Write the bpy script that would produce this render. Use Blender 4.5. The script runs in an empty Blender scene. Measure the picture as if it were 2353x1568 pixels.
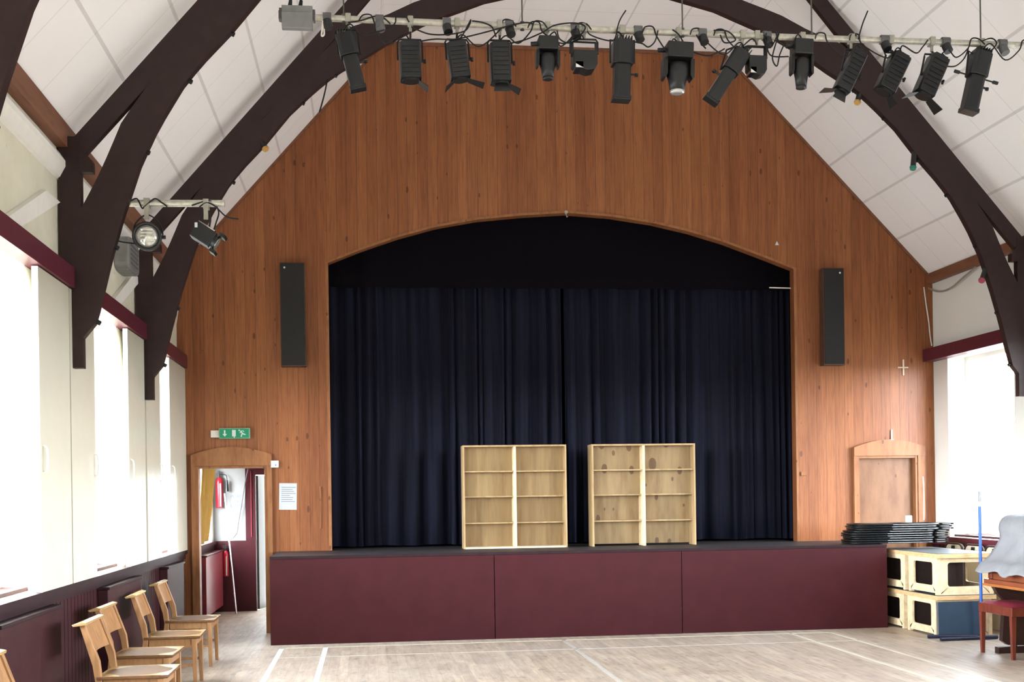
import bpy, bmesh, math, random
from mathutils import Matrix, Vector
random.seed(7)
C = bpy.context.scene.collection
PI = math.pi
# ------------------------------------------------------------------ camera
F, YAW, ROLL, YP = 2699.5, .1218, .01428, 1137.3
CX, CY, CZ = -2.0945, -12.673, 1.596
cd = bpy.data.cameras.new('camera'); cam = bpy.data.objects.new('camera', cd); C.objects.link(cam)
cd.sensor_width = 36; cd.lens = F/2353*36; cd.shift_y = (YP-784)/2353; cd.clip_end = 200
cam.matrix_world = (Matrix.Translation((CX, CY, CZ)) @ Matrix.Rotation(-YAW, 4, 'Z')
                    @ Matrix.Rotation(PI/2, 4, 'X') @ Matrix.Rotation(-ROLL, 4, 'Z'))
bpy.context.scene.camera = cam
vs = bpy.context.scene.view_settings
vs.view_transform = 'Standard'; vs.look = 'None'; vs.gamma = 1; vs.use_curve_mapping = False
vs.exposure = 1.35
# ------------------------------------------------------------------ daylight
W = bpy.data.worlds.new('daylight'); bpy.context.scene.world = W; W.use_nodes = True
_t = W.node_tree; _bg = _t.nodes['Background']
_tc = _t.nodes.new('ShaderNodeTexCoord'); _sp = _t.nodes.new('ShaderNodeSeparateXYZ'); _cr = _t.nodes.new('ShaderNodeValToRGB')
_t.links.new(_tc.outputs['Generated'], _sp.inputs[0]); _t.links.new(_sp.outputs[2], _cr.inputs[0]); _sd = _t.nodes.new('ShaderNodeMapRange'); _sd.inputs[1].default_value = -.3; _sd.inputs[2].default_value = .3; _sd.inputs[3].default_value = 1.38; _sd.inputs[4].default_value = .85
_t.links.new(_sp.outputs[0], _sd.inputs[0]); _mu = _t.nodes.new('ShaderNodeVectorMath'); _mu.operation = 'SCALE'      # the sunny side of the sky is to the left
_t.links.new(_cr.outputs[0], _mu.inputs[0]); _t.links.new(_sd.outputs[0], _mu.inputs['Scale']); _t.links.new(_mu.outputs[0], _bg.inputs[0])
_e = _cr.color_ramp.elements; _e[0].position = 0; _e[0].color = (.15, .165, .175, 1); _e[1].position = .012; _e[1].color = (1.95, 2.12, 2.25, 1)   # pale ground, bright hazy horizon
_k = _cr.color_ramp.elements.new(.30); _k.color = (.66, .75, .86, 1)
_bg.inputs[1].default_value = 16.0
def portal(name, loc, rot, sx, sy):
    l = bpy.data.lights.new(name, 'AREA'); l.shape = 'RECTANGLE'; l.size = sx; l.size_y = sy
    l.cycles.is_portal = True; o = bpy.data.objects.new(name, l); C.objects.link(o)
    o.location = loc; o.rotation_euler = rot; return o
BAY = 2.81
WIN_Y = [.38 - BAY*i for i in range(6)]
for i, wy in enumerate(WIN_Y):      # daylight enters through each tall window, left wall then right wall
    portal('window_daylight', (-4.66, wy, 2.2), (0, -PI/2, 0), 2.5, 1.55)
    portal('window_daylight', (5.42, wy, 2.12), (0, PI/2, 0), 2.3, 1.55)
portal('corridor_daylight', (-4.64, 3.05, 1.62), (0, -PI/2, 0), 1.3, 2.15)

# ------------------------------------------------------------------ helpers
def at(x, y, Y):
    """point of the plane at depth Y seen at pixel x, y of the 2353x1568 photograph"""
    dx, dy = x-1176.5, y-YP; c, s = math.cos(ROLL), math.sin(ROLL)
    u = c*dx - s*dy; v = s*dx + c*dy; R = u/F
    d = (R*math.cos(YAW)+math.sin(YAW), -R*math.sin(YAW)+math.cos(YAW), -v/F)
    t = (Y-CY)/d[1]
    return Vector((CX+t*d[0], Y, CZ+t*d[2]))
WL = {}
class MB:
    def __init__(s): s.v = []; s.f = []; s.sm = []; s.M = Matrix.Identity(4)
    def add(s, vs_, fs, smooth=False):
        n = len(s.v); s.v += [s.M @ Vector(p) for p in vs_]
        s.f += [tuple(n+i for i in f) for f in fs]; s.sm += [smooth]*len(fs); return s
    def box(s, x0, x1, y0, y1, z0, z1):
        if x0 > x1: x0, x1 = x1, x0
        if y0 > y1: y0, y1 = y1, y0
        if z0 > z1: z0, z1 = z1, z0
        return s.add([(x0,y0,z0),(x1,y0,z0),(x1,y1,z0),(x0,y1,z0),(x0,y0,z1),(x1,y0,z1),(x1,y1,z1),(x0,y1,z1)],
              [(0,3,2,1),(4,5,6,7),(0,1,5,4),(1,2,6,5),(2,3,7,6),(3,0,4,7)])
    def prism(s, poly, ax, a, b):
        def P(p, t):
            return {'x': (t, p[0], p[1]), 'y': (p[0], t, p[1]), 'z': (p[0], p[1], t)}[ax]
        n = len(poly); vv = [P(p, a) for p in poly] + [P(p, b) for p in poly]
        return s.add(vv, [tuple(range(n)), tuple(range(2*n-1, n-1, -1))] + [(i, i+n, (i+1) % n+n, (i+1) % n) for i in range(n)])
    def cyl(s, p, q, r, n=12, r2=None, caps=True, smooth=True):
        p, q = Vector(p), Vector(q); d = (q-p); r2 = r if r2 is None else r2
        z = d.normalized(); a = Vector((0,0,1)) if abs(z.z) < .9 else Vector((1,0,0))
        x = z.cross(a).normalized(); y = z.cross(x)
        vv = []
        for c_, rr in ((p, r), (q, r2)):
            vv += [c_ + x*math.cos(2*PI*i/n)*rr + y*math.sin(2*PI*i/n)*rr for i in range(n)]
        s.add(vv, [(i, (i+1) % n, (i+1) % n+n, i+n) for i in range(n)], smooth)
        if caps: s.add(vv, [tuple(range(n-1, -1, -1)), tuple(range(n, 2*n))])
        return s
    def tube(s, pts, r, n=6):
        pts = [Vector(p) for p in pts]; rings = []; ref = None
        for i, p in enumerate(pts):
            d = (pts[min(i+1, len(pts)-1)] - pts[max(i-1, 0)]).normalized()
            if ref is None:
                ref = d.cross(Vector((0,0,1)) if abs(d.z) < .9 else Vector((1,0,0))).normalized()
            x = (ref - d*ref.dot(d)).normalized(); y = d.cross(x); ref = x
            rings += [p + x*math.cos(2*PI*k/n)*r + y*math.sin(2*PI*k/n)*r for k in range(n)]
        m = len(pts)
        fs = [(i*n+k, i*n+(k+1) % n, (i+1)*n+(k+1) % n, (i+1)*n+k) for i in range(m-1) for k in range(n)]
        s.add(rings, fs, True); s.add(rings, [tuple(range(n-1, -1, -1)), tuple(range((m-1)*n, m*n))]); return s
    def lathe(s, prof, n=20, smooth=True):          # profile (r, z) round local Z
        m = len(prof); vv = [(r*math.cos(2*PI*k/n), r*math.sin(2*PI*k/n), z) for r, z in prof for k in range(n)]
        s.add(vv, [(i*n+k, i*n+(k+1) % n, (i+1)*n+(k+1) % n, (i+1)*n+k) for i in range(m-1) for k in range(n)], smooth)
        s.add(vv, [tuple(range(n-1, -1, -1)), tuple(range((m-1)*n, m*n))]); return s
    def bar(s, p, q, w, h):                          # square bar from p to q, w across local x, h across local y
        p, q = Vector(p), Vector(q); z = (q-p).normalized(); a = Vector((0,1,0)) if abs(z.y) < .9 else Vector((1,0,0))
        x = a.cross(z).normalized()*w/2; y = z.cross(x).normalized()*h/2
        vv = [c_+sx*x+sy*y for c_ in (p, q) for sx, sy in ((-1,-1),(1,-1),(1,1),(-1,1))]
        return s.add(vv, [(3,2,1,0),(4,5,6,7),(0,1,5,4),(1,2,6,5),(2,3,7,6),(3,0,4,7)])
    def build(s, name, mat, parent=None, world=False, bevel=0):
        me = bpy.data.meshes.new(name); off = WL.get(parent.name, Vector()) if (parent and world) else Vector()
        me.from_pydata([tuple(p-off) for p in s.v], [], s.f)
        bm = bmesh.new(); bm.from_mesh(me); bmesh.ops.recalc_face_normals(bm, faces=bm.faces); bm.to_mesh(me); bm.free()
        me.polygons.foreach_set('use_smooth', s.sm); me.materials.append(mat)
        o = bpy.data.objects.new(name, me); C.objects.link(o)
        if parent: o.parent = parent; WL[o.name] = WL.get(parent.name, Vector())
        if bevel:
            b = o.modifiers.new('edge', 'BEVEL'); b.width = bevel; b.segments = 2; b.limit_method = 'ANGLE'
        return o
def tag(o, label=None, cat=None, group=None, kind=None):
    if label: o['label'] = label
    if cat: o['category'] = cat
    if group: o['group'] = group
    if kind: o['kind'] = kind
    return o
def root(name, loc, label, cat, group=None, rz=0):
    o = bpy.data.objects.new(name, None); C.objects.link(o); o.location = loc; o.rotation_euler.z = rz
    o.empty_display_size = .1; WL[o.name] = Vector(loc); return tag(o, label, cat, group)
def copy_tree(o, parent=None):
    c = o.copy(); C.objects.link(c)
    if parent: c.parent = parent
    WL[c.name] = WL.get(o.name, Vector())
    for ch in list(o.children): copy_tree(ch, c)
    return c
def spl(pts, k=6):                                    # Catmull-Rom
    P = [Vector(p) for p in pts]; P = [P[0]]+P+[P[-1]]; out = []
    for i in range(1, len(P)-2):
        for j in range(k):
            t = j/k; a, b, c_, d = P[i-1], P[i], P[i+1], P[i+2]
            out.append(.5*((2*b)+(c_-a)*t+(2*a-5*b+4*c_-d)*t*t+(3*b-a-3*c_+d)*t**3))
    return out+[P[-2]]
def srgb(r, g, b): return tuple(((x/255)/12.92 if x/255 <= .04045 else ((x/255+.055)/1.055)**2.4) for x in (r, g, b))+(1,)

# ------------------------------------------------------------------ materials
class N:
    def __init__(s, name):
        s.m = bpy.data.materials.new(name); s.m.use_nodes = True; s.t = s.m.node_tree
        s.b = s.t.nodes['Principled BSDF']
    def n(s, ty, **kw):
        o = s.t.nodes.new(ty)
        for k, v in kw.items():
            if k.startswith('i_'): o.inputs[int(k[2:])].default_value = v
            else: setattr(o, k, v)
        return o
    def l(s, a, b): s.t.links.new(a, b)
    def math(s, op, a, b=None, c=None):
        o = s.n('ShaderNodeMath', operation=op)
        for i, x in enumerate((a, b, c)):
            if x is None: continue
            if isinstance(x, (int, float)): o.inputs[i].default_value = x
            else: s.l(x, o.inputs[i])
        return o.outputs[0]
    def co(s):
        g = s.n('ShaderNodeNewGeometry'); sp = s.n('ShaderNodeSeparateXYZ'); s.l(g.outputs['Position'], sp.inputs[0]); return g.outputs['Position'], sp.outputs
    def oc(s):
        g = s.n('ShaderNodeTexCoord'); sp = s.n('ShaderNodeSeparateXYZ'); s.l(g.outputs['Object'], sp.inputs[0]); return g.outputs['Object'], sp.outputs
    def scaled(s, vec, sc):
        m = s.n('ShaderNodeVectorMath', operation='MULTIPLY'); s.l(vec, m.inputs[0]); m.inputs[1].default_value = sc; return m.outputs[0]
    def noise(s, vec, scale=5, det=3, rough=.5):
        o = s.n('ShaderNodeTexNoise'); s.l(vec, o.inputs['Vector']); o.inputs['Scale'].default_value = scale
        o.inputs['Detail'].default_value = det; o.inputs['Roughness'].default_value = rough; return o.outputs['Fac']
    def ramp(s, f, stops):
        o = s.n('ShaderNodeValToRGB'); s.l(f, o.inputs[0]); e = o.color_ramp.elements
        while len(e) < len(stops): e.new(.5)
        for k, (p, c) in zip(e, stops): k.position = p; k.color = c
        return o.outputs[0]
    def mix(s, f, a, b, mode='MIX'):
        o = s.n('ShaderNodeMix', data_type='RGBA', blend_type=mode)
        for i, x in ((0, f), (6, a), (7, b)):
            if isinstance(x, (int, float, tuple)): o.inputs[i].default_value = x
            else: s.l(x, o.inputs[i])
        return o.outputs[2]
    def bump(s, h, st=.3, d=.01):
        o = s.n('ShaderNodeBump'); o.inputs['Strength'].default_value = st; o.inputs['Distance'].default_value = d
        s.l(h, o.inputs['Height']); s.l(o.outputs[0], s.b.inputs['Normal'])
    def base(s, c):
        if isinstance(c, tuple): s.b.inputs['Base Color'].default_value = c
        else: s.l(c, s.b.inputs['Base Color'])
    def set(s, rough=.5, metal=0, spec=.5, **k):
        s.b.inputs['Roughness'].default_value = rough; s.b.inputs['Metallic'].default_value = metal
        s.b.inputs['Specular IOR Level'].default_value = spec
        for a, v in k.items(): s.b.inputs[a.replace('_', ' ')].default_value = v
        return s.m
def plain(name, rgb, rough=.5, metal=0, spec=.3, var=.12, sc=12):
    n = N(name); v, _ = n.oc(); f = n.noise(v, sc, 3)
    c = srgb(*rgb); d = tuple(x*(1-var) for x in c[:3])+(1,); e = tuple(min(1, x*(1+var)) for x in c[:3])+(1,)
    n.base(n.ramp(f, [(.3, d), (.7, e)])); return n.set(rough, metal, spec)
def wood(name, rgb, dark, axis=(8, 8, .9), rough=.5, planks=0, knots=0, obj=True, knot_sc=(9, 9, 5), groove=.05, vary=.5, spec=.25, streak=0, ksz=.12):
    n = N(name); v, s = n.oc() if obj else n.co()
    g = n.noise(n.scaled(v, axis), 3.2, 6, .62)
    c = n.ramp(g, [(.28, srgb(*dark)), (.5, srgb(*rgb)), (.75, srgb(*[min(255, x*1.1) for x in rgb]))])
    if planks:
        px = n.math('DIVIDE', s[0], planks); fl = n.math('FLOOR', px); fr = n.math('FRACT', px)
        wn = n.n('ShaderNodeTexWhiteNoise', noise_dimensions='1D'); n.l(fl, wn.inputs['W'])
        t = n.ramp(wn.outputs[0], [(0, (1-vary*.75, 1-vary, 1-vary*1.1, 1)), (1, (1.0, 1.0, 1.0, 1))])
        c = n.mix(1.0, c, t, 'MULTIPLY')
        edge = n.math('LESS_THAN', n.math('ABSOLUTE', n.math('SUBTRACT', fr, .5)), .5-groove)
        c = n.mix(n.math('MULTIPLY', n.math('SUBTRACT', 1, edge), .38), c, srgb(60, 32, 20))
        n.bump(edge, .3, .003)
        # shift the grain and knots from board to board
    if streak:
        sf = n.noise(n.scaled(v, (5, 5, .22)), 1.3, 3, .6); c = n.mix(1.0, c, n.ramp(sf, [(.3, (1-streak, 1-streak*1.15, 1-streak*1.2, 1)), (.62, (1, 1, 1, 1))]), 'MULTIPLY')
    if knots:
        vo = n.n('ShaderNodeTexVoronoi', voronoi_dimensions='2D'); vo.inputs['Scale'].default_value = 1
        cx = n.n('ShaderNodeCombineXYZ'); n.l(n.math('MULTIPLY', s[0], knot_sc[0]), cx.inputs[0]); n.l(n.math('MULTIPLY', s[2], knot_sc[2]), cx.inputs[1]); n.l(cx.outputs[0], vo.inputs['Vector'])
        rnd = n.n('ShaderNodeSeparateColor'); n.l(vo.outputs['Color'], rnd.inputs[0])
        on = n.math('LESS_THAN', rnd.outputs[0], knots)
        size = n.math('MULTIPLY_ADD', n.math('POWER', rnd.outputs[1], 2.0), ksz, ksz*.45)
        k = n.math('MULTIPLY', on, n.math('LESS_THAN', n.math('ADD', vo.outputs['Distance'], n.math('MULTIPLY', n.noise(v, 40, 2), .07)), size))
        c = n.mix(n.math('MULTIPLY', k, .6), c, srgb(62, 28, 18))
    n.base(c); return n.set(rough, 0, spec)
M = {}
M['wallwood'] = wood('knotty_pine_boarding', (148, 94, 58), (129, 73, 46), (14, 14, .8), .42, planks=.121, knots=.2, obj=False, knot_sc=(8.2, 1, 3.4), vary=.24, groove=.03, streak=.24)
M['casing'] = wood('pine_casing', (140, 93, 59), (122, 74, 44), (6, 6, 1.2), .45, knots=.2, obj=False)
M['doorshade'] = wood('shaded_pine_door', (118, 82, 56), (104, 68, 42), (3, 3, .9), .45, knots=.15, obj=False)  # leaf darker than the casing: shade of its recess put into the colour
M['beam'] = plain('dark_stained_timber', (45, 29, 28), .48, var=.2)
M['litwall'] = plain('lit_plaster', (223, 220, 212), .6, var=.02, sc=3)  # right wall plaster made paler, window light put into the colour
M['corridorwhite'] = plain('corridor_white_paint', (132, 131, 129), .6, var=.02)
M['cornice'] = wood('brown_cornice', (119, 78, 57), (101, 63, 44), (5, .8, 5), .5, obj=False)
M['burg'] = plain('burgundy_gloss_paint', (60, 23, 27), .5, spec=.12, var=.1, sc=5)
M['burgd'] = plain('dark_burgundy_paint', (49, 22, 26), .5, spec=.15, var=.15, sc=6)
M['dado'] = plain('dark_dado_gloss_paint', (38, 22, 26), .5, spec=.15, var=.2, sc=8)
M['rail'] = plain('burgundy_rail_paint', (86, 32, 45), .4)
M['white'] = plain('white_paint', (226, 222, 214), .5, var=.03)
M['shutter'] = plain('cream_gloss_panel', (196, 191, 174), .25, var=.03, sc=3)
M['black'] = plain('black_metal', (15, 15, 17), .42, .0, .5, var=.15)
M['blackfin'] = plain('black_ribbed_metal', (26, 27, 29), .32, .3, .6, var=.1)
M['grille'] = plain('charcoal_grille_cloth', (38, 36, 35), .85, var=.08, sc=60)
M['spkwood'] = plain('speaker_side_veneer', (79, 54, 41), .5)
M['tube'] = plain('galvanised_tube', (186, 182, 170), .42, .55, .5, var=.22, sc=30)
M['clamp'] = plain('pale_alloy_clamp', (156, 153, 141), .45, .3)
M['socket'] = plain('grey_socket_plastic', (93, 92, 93), .5)
M['box'] = plain('grey_painted_steel', (125, 125, 124), .45, .2)
M['chrome'] = plain('chrome', (215, 215, 215), .15, 1)
M['wire'] = plain('steel_wire', (95, 92, 87), .4, .6)
M['cable'] = plain('black_rubber_cable', (26, 24, 24), .6)
M['whitecable'] = plain('white_cable', (215, 208, 200), .5)
M['oak'] = wood('light_oak', (152, 112, 76), (128, 93, 61), (9, 9, 1.5), .4)
M['seat'] = plain('polished_oak_seat', (161, 132, 89), .22, var=.07)
M['seatedge'] = wood('oak_seat_edge', (104, 72, 46), (77, 50, 31), (9, 9, 9), .5)
M['ply'] = wood('birch_plywood', (163, 137, 99), (148, 115, 76), (5, 5, .8), .5, obj=False)
M['plyback'] = wood('birch_plywood_back', (146, 121, 84), (126, 97, 63), (3.5, 3.5, .35), .42, obj=False, streak=.22)
M['plyknot'] = wood('knotty_plywood_back', (146, 123, 89), (130, 102, 70), (3.5, 3.5, .6), .5, knots=.55, ksz=.22, obj=False, knot_sc=(6, 1, 3.6), streak=.15)
M['birch'] = wood('pale_birch', (224, 198, 160), (196, 172, 134), (4, 4, 4), .5, obj=False)
M['birchedge'] = wood('birch_edge', (206, 168, 122), (179, 139, 94), (3, 3, 26), .5, obj=False)
M['deck'] = plain('grey_deck_vinyl', (77, 82, 83), .45, var=.08)
M['stagedeck'] = plain('worn_dark_stage_boards', (51, 47, 49), .55, var=.3, sc=9)
M['blueboard'] = plain('slate_blue_board', (48, 61, 76), .4, var=.06)
M['bluepole'] = plain('blue_painted_steel', (48, 84, 150), .3, .1)
M['navy'] = plain('navy_steel_foot', (31, 33, 51), .4)
M['piano'] = wood('mahogany_veneer', (117, 63, 41), (93, 45, 29), (2, 2, 6), .3)
M['pianolt'] = wood('golden_mahogany', (149, 91, 50), (128, 73, 38), (2, 2, 6), .32)
M['pianodk'] = plain('dark_mahogany', (45, 29, 26), .35)
M['stool'] = wood('red_mahogany', (97, 45, 33), (78, 32, 25), (8, 8, 2), .3)
M['red'] = plain('red_cushion', (124, 34, 48), .8, var=.08, sc=40)
M['cloth'] = plain('grey_dust_sheet', (126, 125, 128), .9, var=.05, sc=16)
M['cream'] = plain('cream_laminate', (196, 190, 168), .4, var=.03)
M['dark'] = plain('dark_trim', (46, 35, 31), .5)
M['green'] = plain('exit_green', (16, 130, 92), .4, var=.04)
M['greenedge'] = plain('exit_sign_edge', (119, 151, 127), .4)
M['signwhite'] = plain('sign_white', (196, 202, 200), .4, var=.01)
M['paper'] = plain('white_paper', (188, 189, 192), .7, var=.01)
M['ink'] = plain('faded_ink', (110, 116, 122), .8, var=.02)
M['redpaint'] = plain('extinguisher_red', (151, 24, 38), .25, var=.05)
M['yellow'] = plain('yellow_curtain_cloth', (180, 138, 62), .85, var=.05)
M['blueclo'] = plain('pale_blue_curtain_cloth', (164, 184, 220), .85, var=.2, sc=6)
M['pinkcover'] = plain('red_heater_cover_paint', (130, 51, 59), .35, var=.05)
M['doorgrey'] = plain('grey_green_door_paint', (72, 72, 64), .45, var=.04)
M['yard'] = plain('pale_yard_wall', (235, 240, 240), .8)
M['gold'] = plain('amber_lens', (182, 141, 77), .3)
M['teal'] = plain('green_lens', (48, 119, 103), .3)
M['pink'] = plain('pink_lens', (151, 63, 79), .3)
M['chairblack'] = plain('black_chair_frame', (29, 31, 32), .3, .4)
M['chairrib'] = plain('silver_edge', (140, 141, 143), .3, .6)

n = N('cream_plaster'); v, s = n.co(); f = n.noise(v, 2.2, 5, .6); f2 = n.noise(v, 7, 5, .7)
c = n.ramp(f, [(.35, srgb(206, 200, 178)), (.7, srgb(222, 217, 198))])
st = n.math('MULTIPLY', n.math('GREATER_THAN', f2, .64), n.math('GREATER_THAN', f, .56))
n.base(n.mix(n.math('MULTIPLY', st, .5), c, srgb(150, 146, 134))); M['plaster'] = n.set(.6)
n = N('white_ceiling_boards'); v, s = n.co()
def line(co, per, off, w):
    a = n.math('FRACT', n.math('DIVIDE', n.math('SUBTRACT', co, off), per))
    return n.math('LESS_THAN', n.math('ABSOLUTE', n.math('SUBTRACT', a, .5)), w/per/2)
# battens: along the hall every .61 m up the slope (z spacing .455), fine joints across every .61 m
zz = line(s[2], .455, 4.76-.2275, .022); yy = line(s[1], .61, -3.84-.305, .012)
flatz = n.math('GREATER_THAN', s[2], 7.03); xx = line(s[0], .63, .34-.315, .02)
zl = n.math('MULTIPLY', zz, n.math('SUBTRACT', 1, flatz)); xl = n.math('MULTIPLY', xx, flatz)
c = n.mix(n.math('MULTIPLY', yy, .16), srgb(244, 240, 238), srgb(120, 112, 104))
c = n.mix(n.math('MULTIPLY', n.math('MAXIMUM', zl, xl), .3), c, srgb(120, 112, 104))
n.base(c); M['ceiling'] = n.set(.65)
n = N('worn_maple_floor'); v, s = n.co()
px = n.math('DIVIDE', s[0], .092); fl = n.math('FLOOR', px); fr = n.math('FRACT', px)
wn = n.n('ShaderNodeTexWhiteNoise', noise_dimensions='1D'); n.l(fl, wn.inputs['W'])
ey = n.math('ADD', n.math('DIVIDE', s[1], 1.7), n.math('MULTIPLY', wn.outputs[0], 7)); ef = n.math('FLOOR', ey)
w2 = n.n('ShaderNodeTexWhiteNoise', noise_dimensions='2D'); cb = n.n('ShaderNodeCombineXYZ'); n.l(fl, cb.inputs[0]); n.l(ef, cb.inputs[1]); n.l(cb.outputs[0], w2.inputs['Vector'])
g = n.noise(n.scaled(v, (9, 1, 1)), 2.5, 6, .6)
c = n.ramp(g, [(.3, srgb(148, 126, 104)), (.55, srgb(182, 162, 138)), (.8, srgb(200, 184, 162))])
c = n.mix(1.0, c, n.ramp(w2.outputs[0], [(0, (.8, .78, .76, 1)), (1, (1.04, 1.03, 1.0, 1))]), 'MULTIPLY')
gap = n.math('GREATER_THAN', n.math('ABSOLUTE', n.math('SUBTRACT', fr, .5)), .475)
c = n.mix(n.math('MULTIPLY', gap, .35), c, srgb(90, 66, 48))
sc = n.noise(n.scaled(v, (7, 3.2, 1)), 1.7, 3, .5); c = n.mix(n.math('MULTIPLY', n.ramp(sc, [(.6, (0,0,0,1)), (.66, (1,1,1,1))]), .38), c, srgb(74, 58, 48))
wr = n.noise(v, .7, 3); c = n.mix(n.math('MULTIPLY', wr, .35), c, srgb(206, 202, 200))
n.base(c); n.set(.34); n.l(n.ramp(n.noise(v, 3, 4), [(.3, (.36,)*3+(1,)), (.8, (.55,)*3+(1,))]), n.b.inputs['Roughness']); M['floor'] = n.m
M['line'] = plain('worn_white_court_line', (210, 208, 206), .5, var=.06)
M['linef'] = plain('faded_court_line', (184, 176, 166), .5, var=.1)
M['linec'] = plain('worn_cream_court_line', (201, 192, 172), .5, var=.06)
n = N('dark_navy_velvet'); v, s = n.co(); f = n.noise(n.scaled(v, (30, 30, .6)), 1, 3)
n.base(n.ramp(f, [(.3, srgb(15, 15, 22)), (.8, srgb(28, 29, 45))])); M['velvet'] = n.set(.85, 0, .1, Sheen_Weight=.12, Sheen_Roughness=.35); n.b.inputs['Sheen Tint'].default_value = (.4, .5, 1, 1)
M['valance'] = plain('black_valance_cloth', (13, 10, 14), .95, spec=.05, var=.1)
n = N('window_glass'); n.t.nodes.remove(n.b); o = n.t.nodes['Material Output']
tr = n.n('ShaderNodeBsdfTransparent'); gl = n.n('ShaderNodeBsdfGlossy'); gl.inputs['Roughness'].default_value = .05
mx = n.n('ShaderNodeMixShader'); mx.inputs[0].default_value = .05; n.l(tr.outputs[0], mx.inputs[1]); n.l(gl.outputs[0], mx.inputs[2]); n.l(mx.outputs[0], o.inputs[0]); M['glass'] = n.m
n = N('lamp_lens_glass'); n.base(srgb(190, 190, 186)); M['lens'] = n.set(.12, .6)

# ------------------------------------------------------------------ room shell
XL, XR, YE, YB = -4.256, 5.014, 1.494, -15.8
XW, XV = -4.30, 5.06                 # plaster faces behind the wainscot
GL, GR, ZE, ZC = -1.845, 2.372, 4.33, 7.06
def struct(name, mb, mat, parent=None, **k): 
    o = mb.build(name, mat, parent, **k)
    if not parent: o['kind'] = 'structure'
    return o
struct('floor', MB().box(-5.2, 5.5, YB-.2, 8.6, -.1, 0), M['floor'])
# court lines painted on the boards
def cl(name, x0, x1, y0, y1, m, label):
    tag(MB().box(x0, x1, y0, y1, .0, .0022).build(name, m), label, 'floor line')
cl('court_line', -3.05, -3.0, -12.6, 0, M['line'], 'wide white court sideline on the floor nearest the left wall')
cl('court_line', -2.59, -2.54, -12.6, 0, M['line'], 'wide white inner court line second from the left wall')
cl('court_line', -.022, .022, -12.6, 0, M['linef'], 'thin pale centre line running towards the stage front')
cl('court_line', 2.55, 2.59, -12.6, 0, M['linec'], 'cream inner court line on the right part of the floor')
cl('court_line', 3.01, 3.05, -12.6, 0, M['linec'], 'cream outer court sideline nearest the piano stool')
cl('court_line', -3.05, 3.05, -.03, .0, M['linec'], 'thin white court end line just in front of the stage')
cl('court_line', -3.05, 3.05, -.775, -.752, M['linef'], 'thin faded line parallel to the court end line, further from stage')
# side walls: sill wall, piers, heads over the windows
def side_wall(name, xa, xb, arched):
    m = MB(); m.box(xa, xb, YB, YE+.12, 0, 1.0)
    ys = sorted(WIN_Y); hw = .75; e = YB
    for wy in ys:
        m.box(xa, xb, e, wy-hw, 1.0, ZE+.1); e = wy+hw
    m.box(xa, xb, e, YE+.12, 1.0, ZE+.1)
    for wy in ys:
        if arched:
            arc = [(wy-hw*math.cos(t*PI/16), 2.62+hw*math.sin(t*PI/16)) for t in range(17)]
            m.prism(arc+[(wy+hw, ZE+.1), (wy-hw, ZE+.1)], 'x', xa, xb)
        else: m.box(xa, xb, wy-hw, wy+hw, 3.22, ZE+.1)
    return struct(name, m, M['plaster'])
side_wall('wall_left', XW-.34, XW, True)
side_wall('wall_right', XV, XV+.34, False); bpy.data.objects['wall_right'].data.materials[0] = M['litwall']
for i, wy in enumerate(WIN_Y):
    for sx, nm in ((-1, i+1), (1, i+7)):
        xg = XW-.26 if sx < 0 else XV+.26
        fr = MB()
        for y0, y1 in ((wy-.75, wy-.70), (wy+.70, wy+.75)): fr.box(xg-.03, xg+.03, y0, y1, 1.0, 2.62 if sx < 0 else 3.22)
        fr.box(xg-.03, xg+.03, wy-.70, wy+.70, 1.0, 1.05)
        if sx > 0: fr.box(xg-.03, xg+.03, wy-.70, wy+.70, 3.17, 3.22)
        else: fr.tube([(xg, wy-.725*math.cos(t*PI/16), 2.62+.725*math.sin(t*PI/16)) for t in range(17)], .028, 6)
        w = struct('window_%d' % nm, fr, M['white'])
        p = MB()
        if sx < 0: p.prism([(wy-.72, 1.03)]+[(wy-.72*math.cos(t*PI/16), 2.62+.72*math.sin(t*PI/16)) for t in range(17)]+[(wy+.72, 1.03)], 'x', xg-.004, xg+.004)
        else: p.box(xg-.004, xg+.004, wy-.72, wy+.72, 1.03, 3.19)
        p.build('window_pane', M['glass'], w)
        s2 = MB().box(xg-.2*(-1 if sx < 0 else 1), xg, wy-.75, wy+.75, 1.0, 1.025)
        s2.build('window_sill', M['burg'], w)
struct('wall_back', MB().box(XW-.34, XV+.34, YB-.2, YB, 0, 7.5), M['plaster'])
# ceiling: two slopes and a flat middle, as one folded slab
cp = [(XW-.3, ZE-.05), (XL, ZE), (GL, ZC), (GR, ZC), (XR, ZE-.01), (XV+.3, ZE-.06)]
out = [(XV+.3, ZE+.12), (GR+.05, ZC+.16), (GL-.05, ZC+.16), (XW-.3, ZE+.12)]
m = MB(); 
pp = cp[1:5]
top = [(x, z+.14) for x, z in pp]
for i in range(3):
    m.prism([pp[i], pp[i+1], top[i+1], top[i]], 'y', YB, YE+.12)
m.prism([(XW-.34, ZE), (XL, ZE), (XL, ZE+.14), (XW-.34, ZE+.14)], 'y', YB, YE+.12)
m.prism([(XR, ZE-.01), (XV+.34, ZE-.01), (XV+.34, ZE+.13), (XR, ZE+.13)], 'y', YB, YE+.12)
struct('ceiling', m, M['ceiling'])
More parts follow.
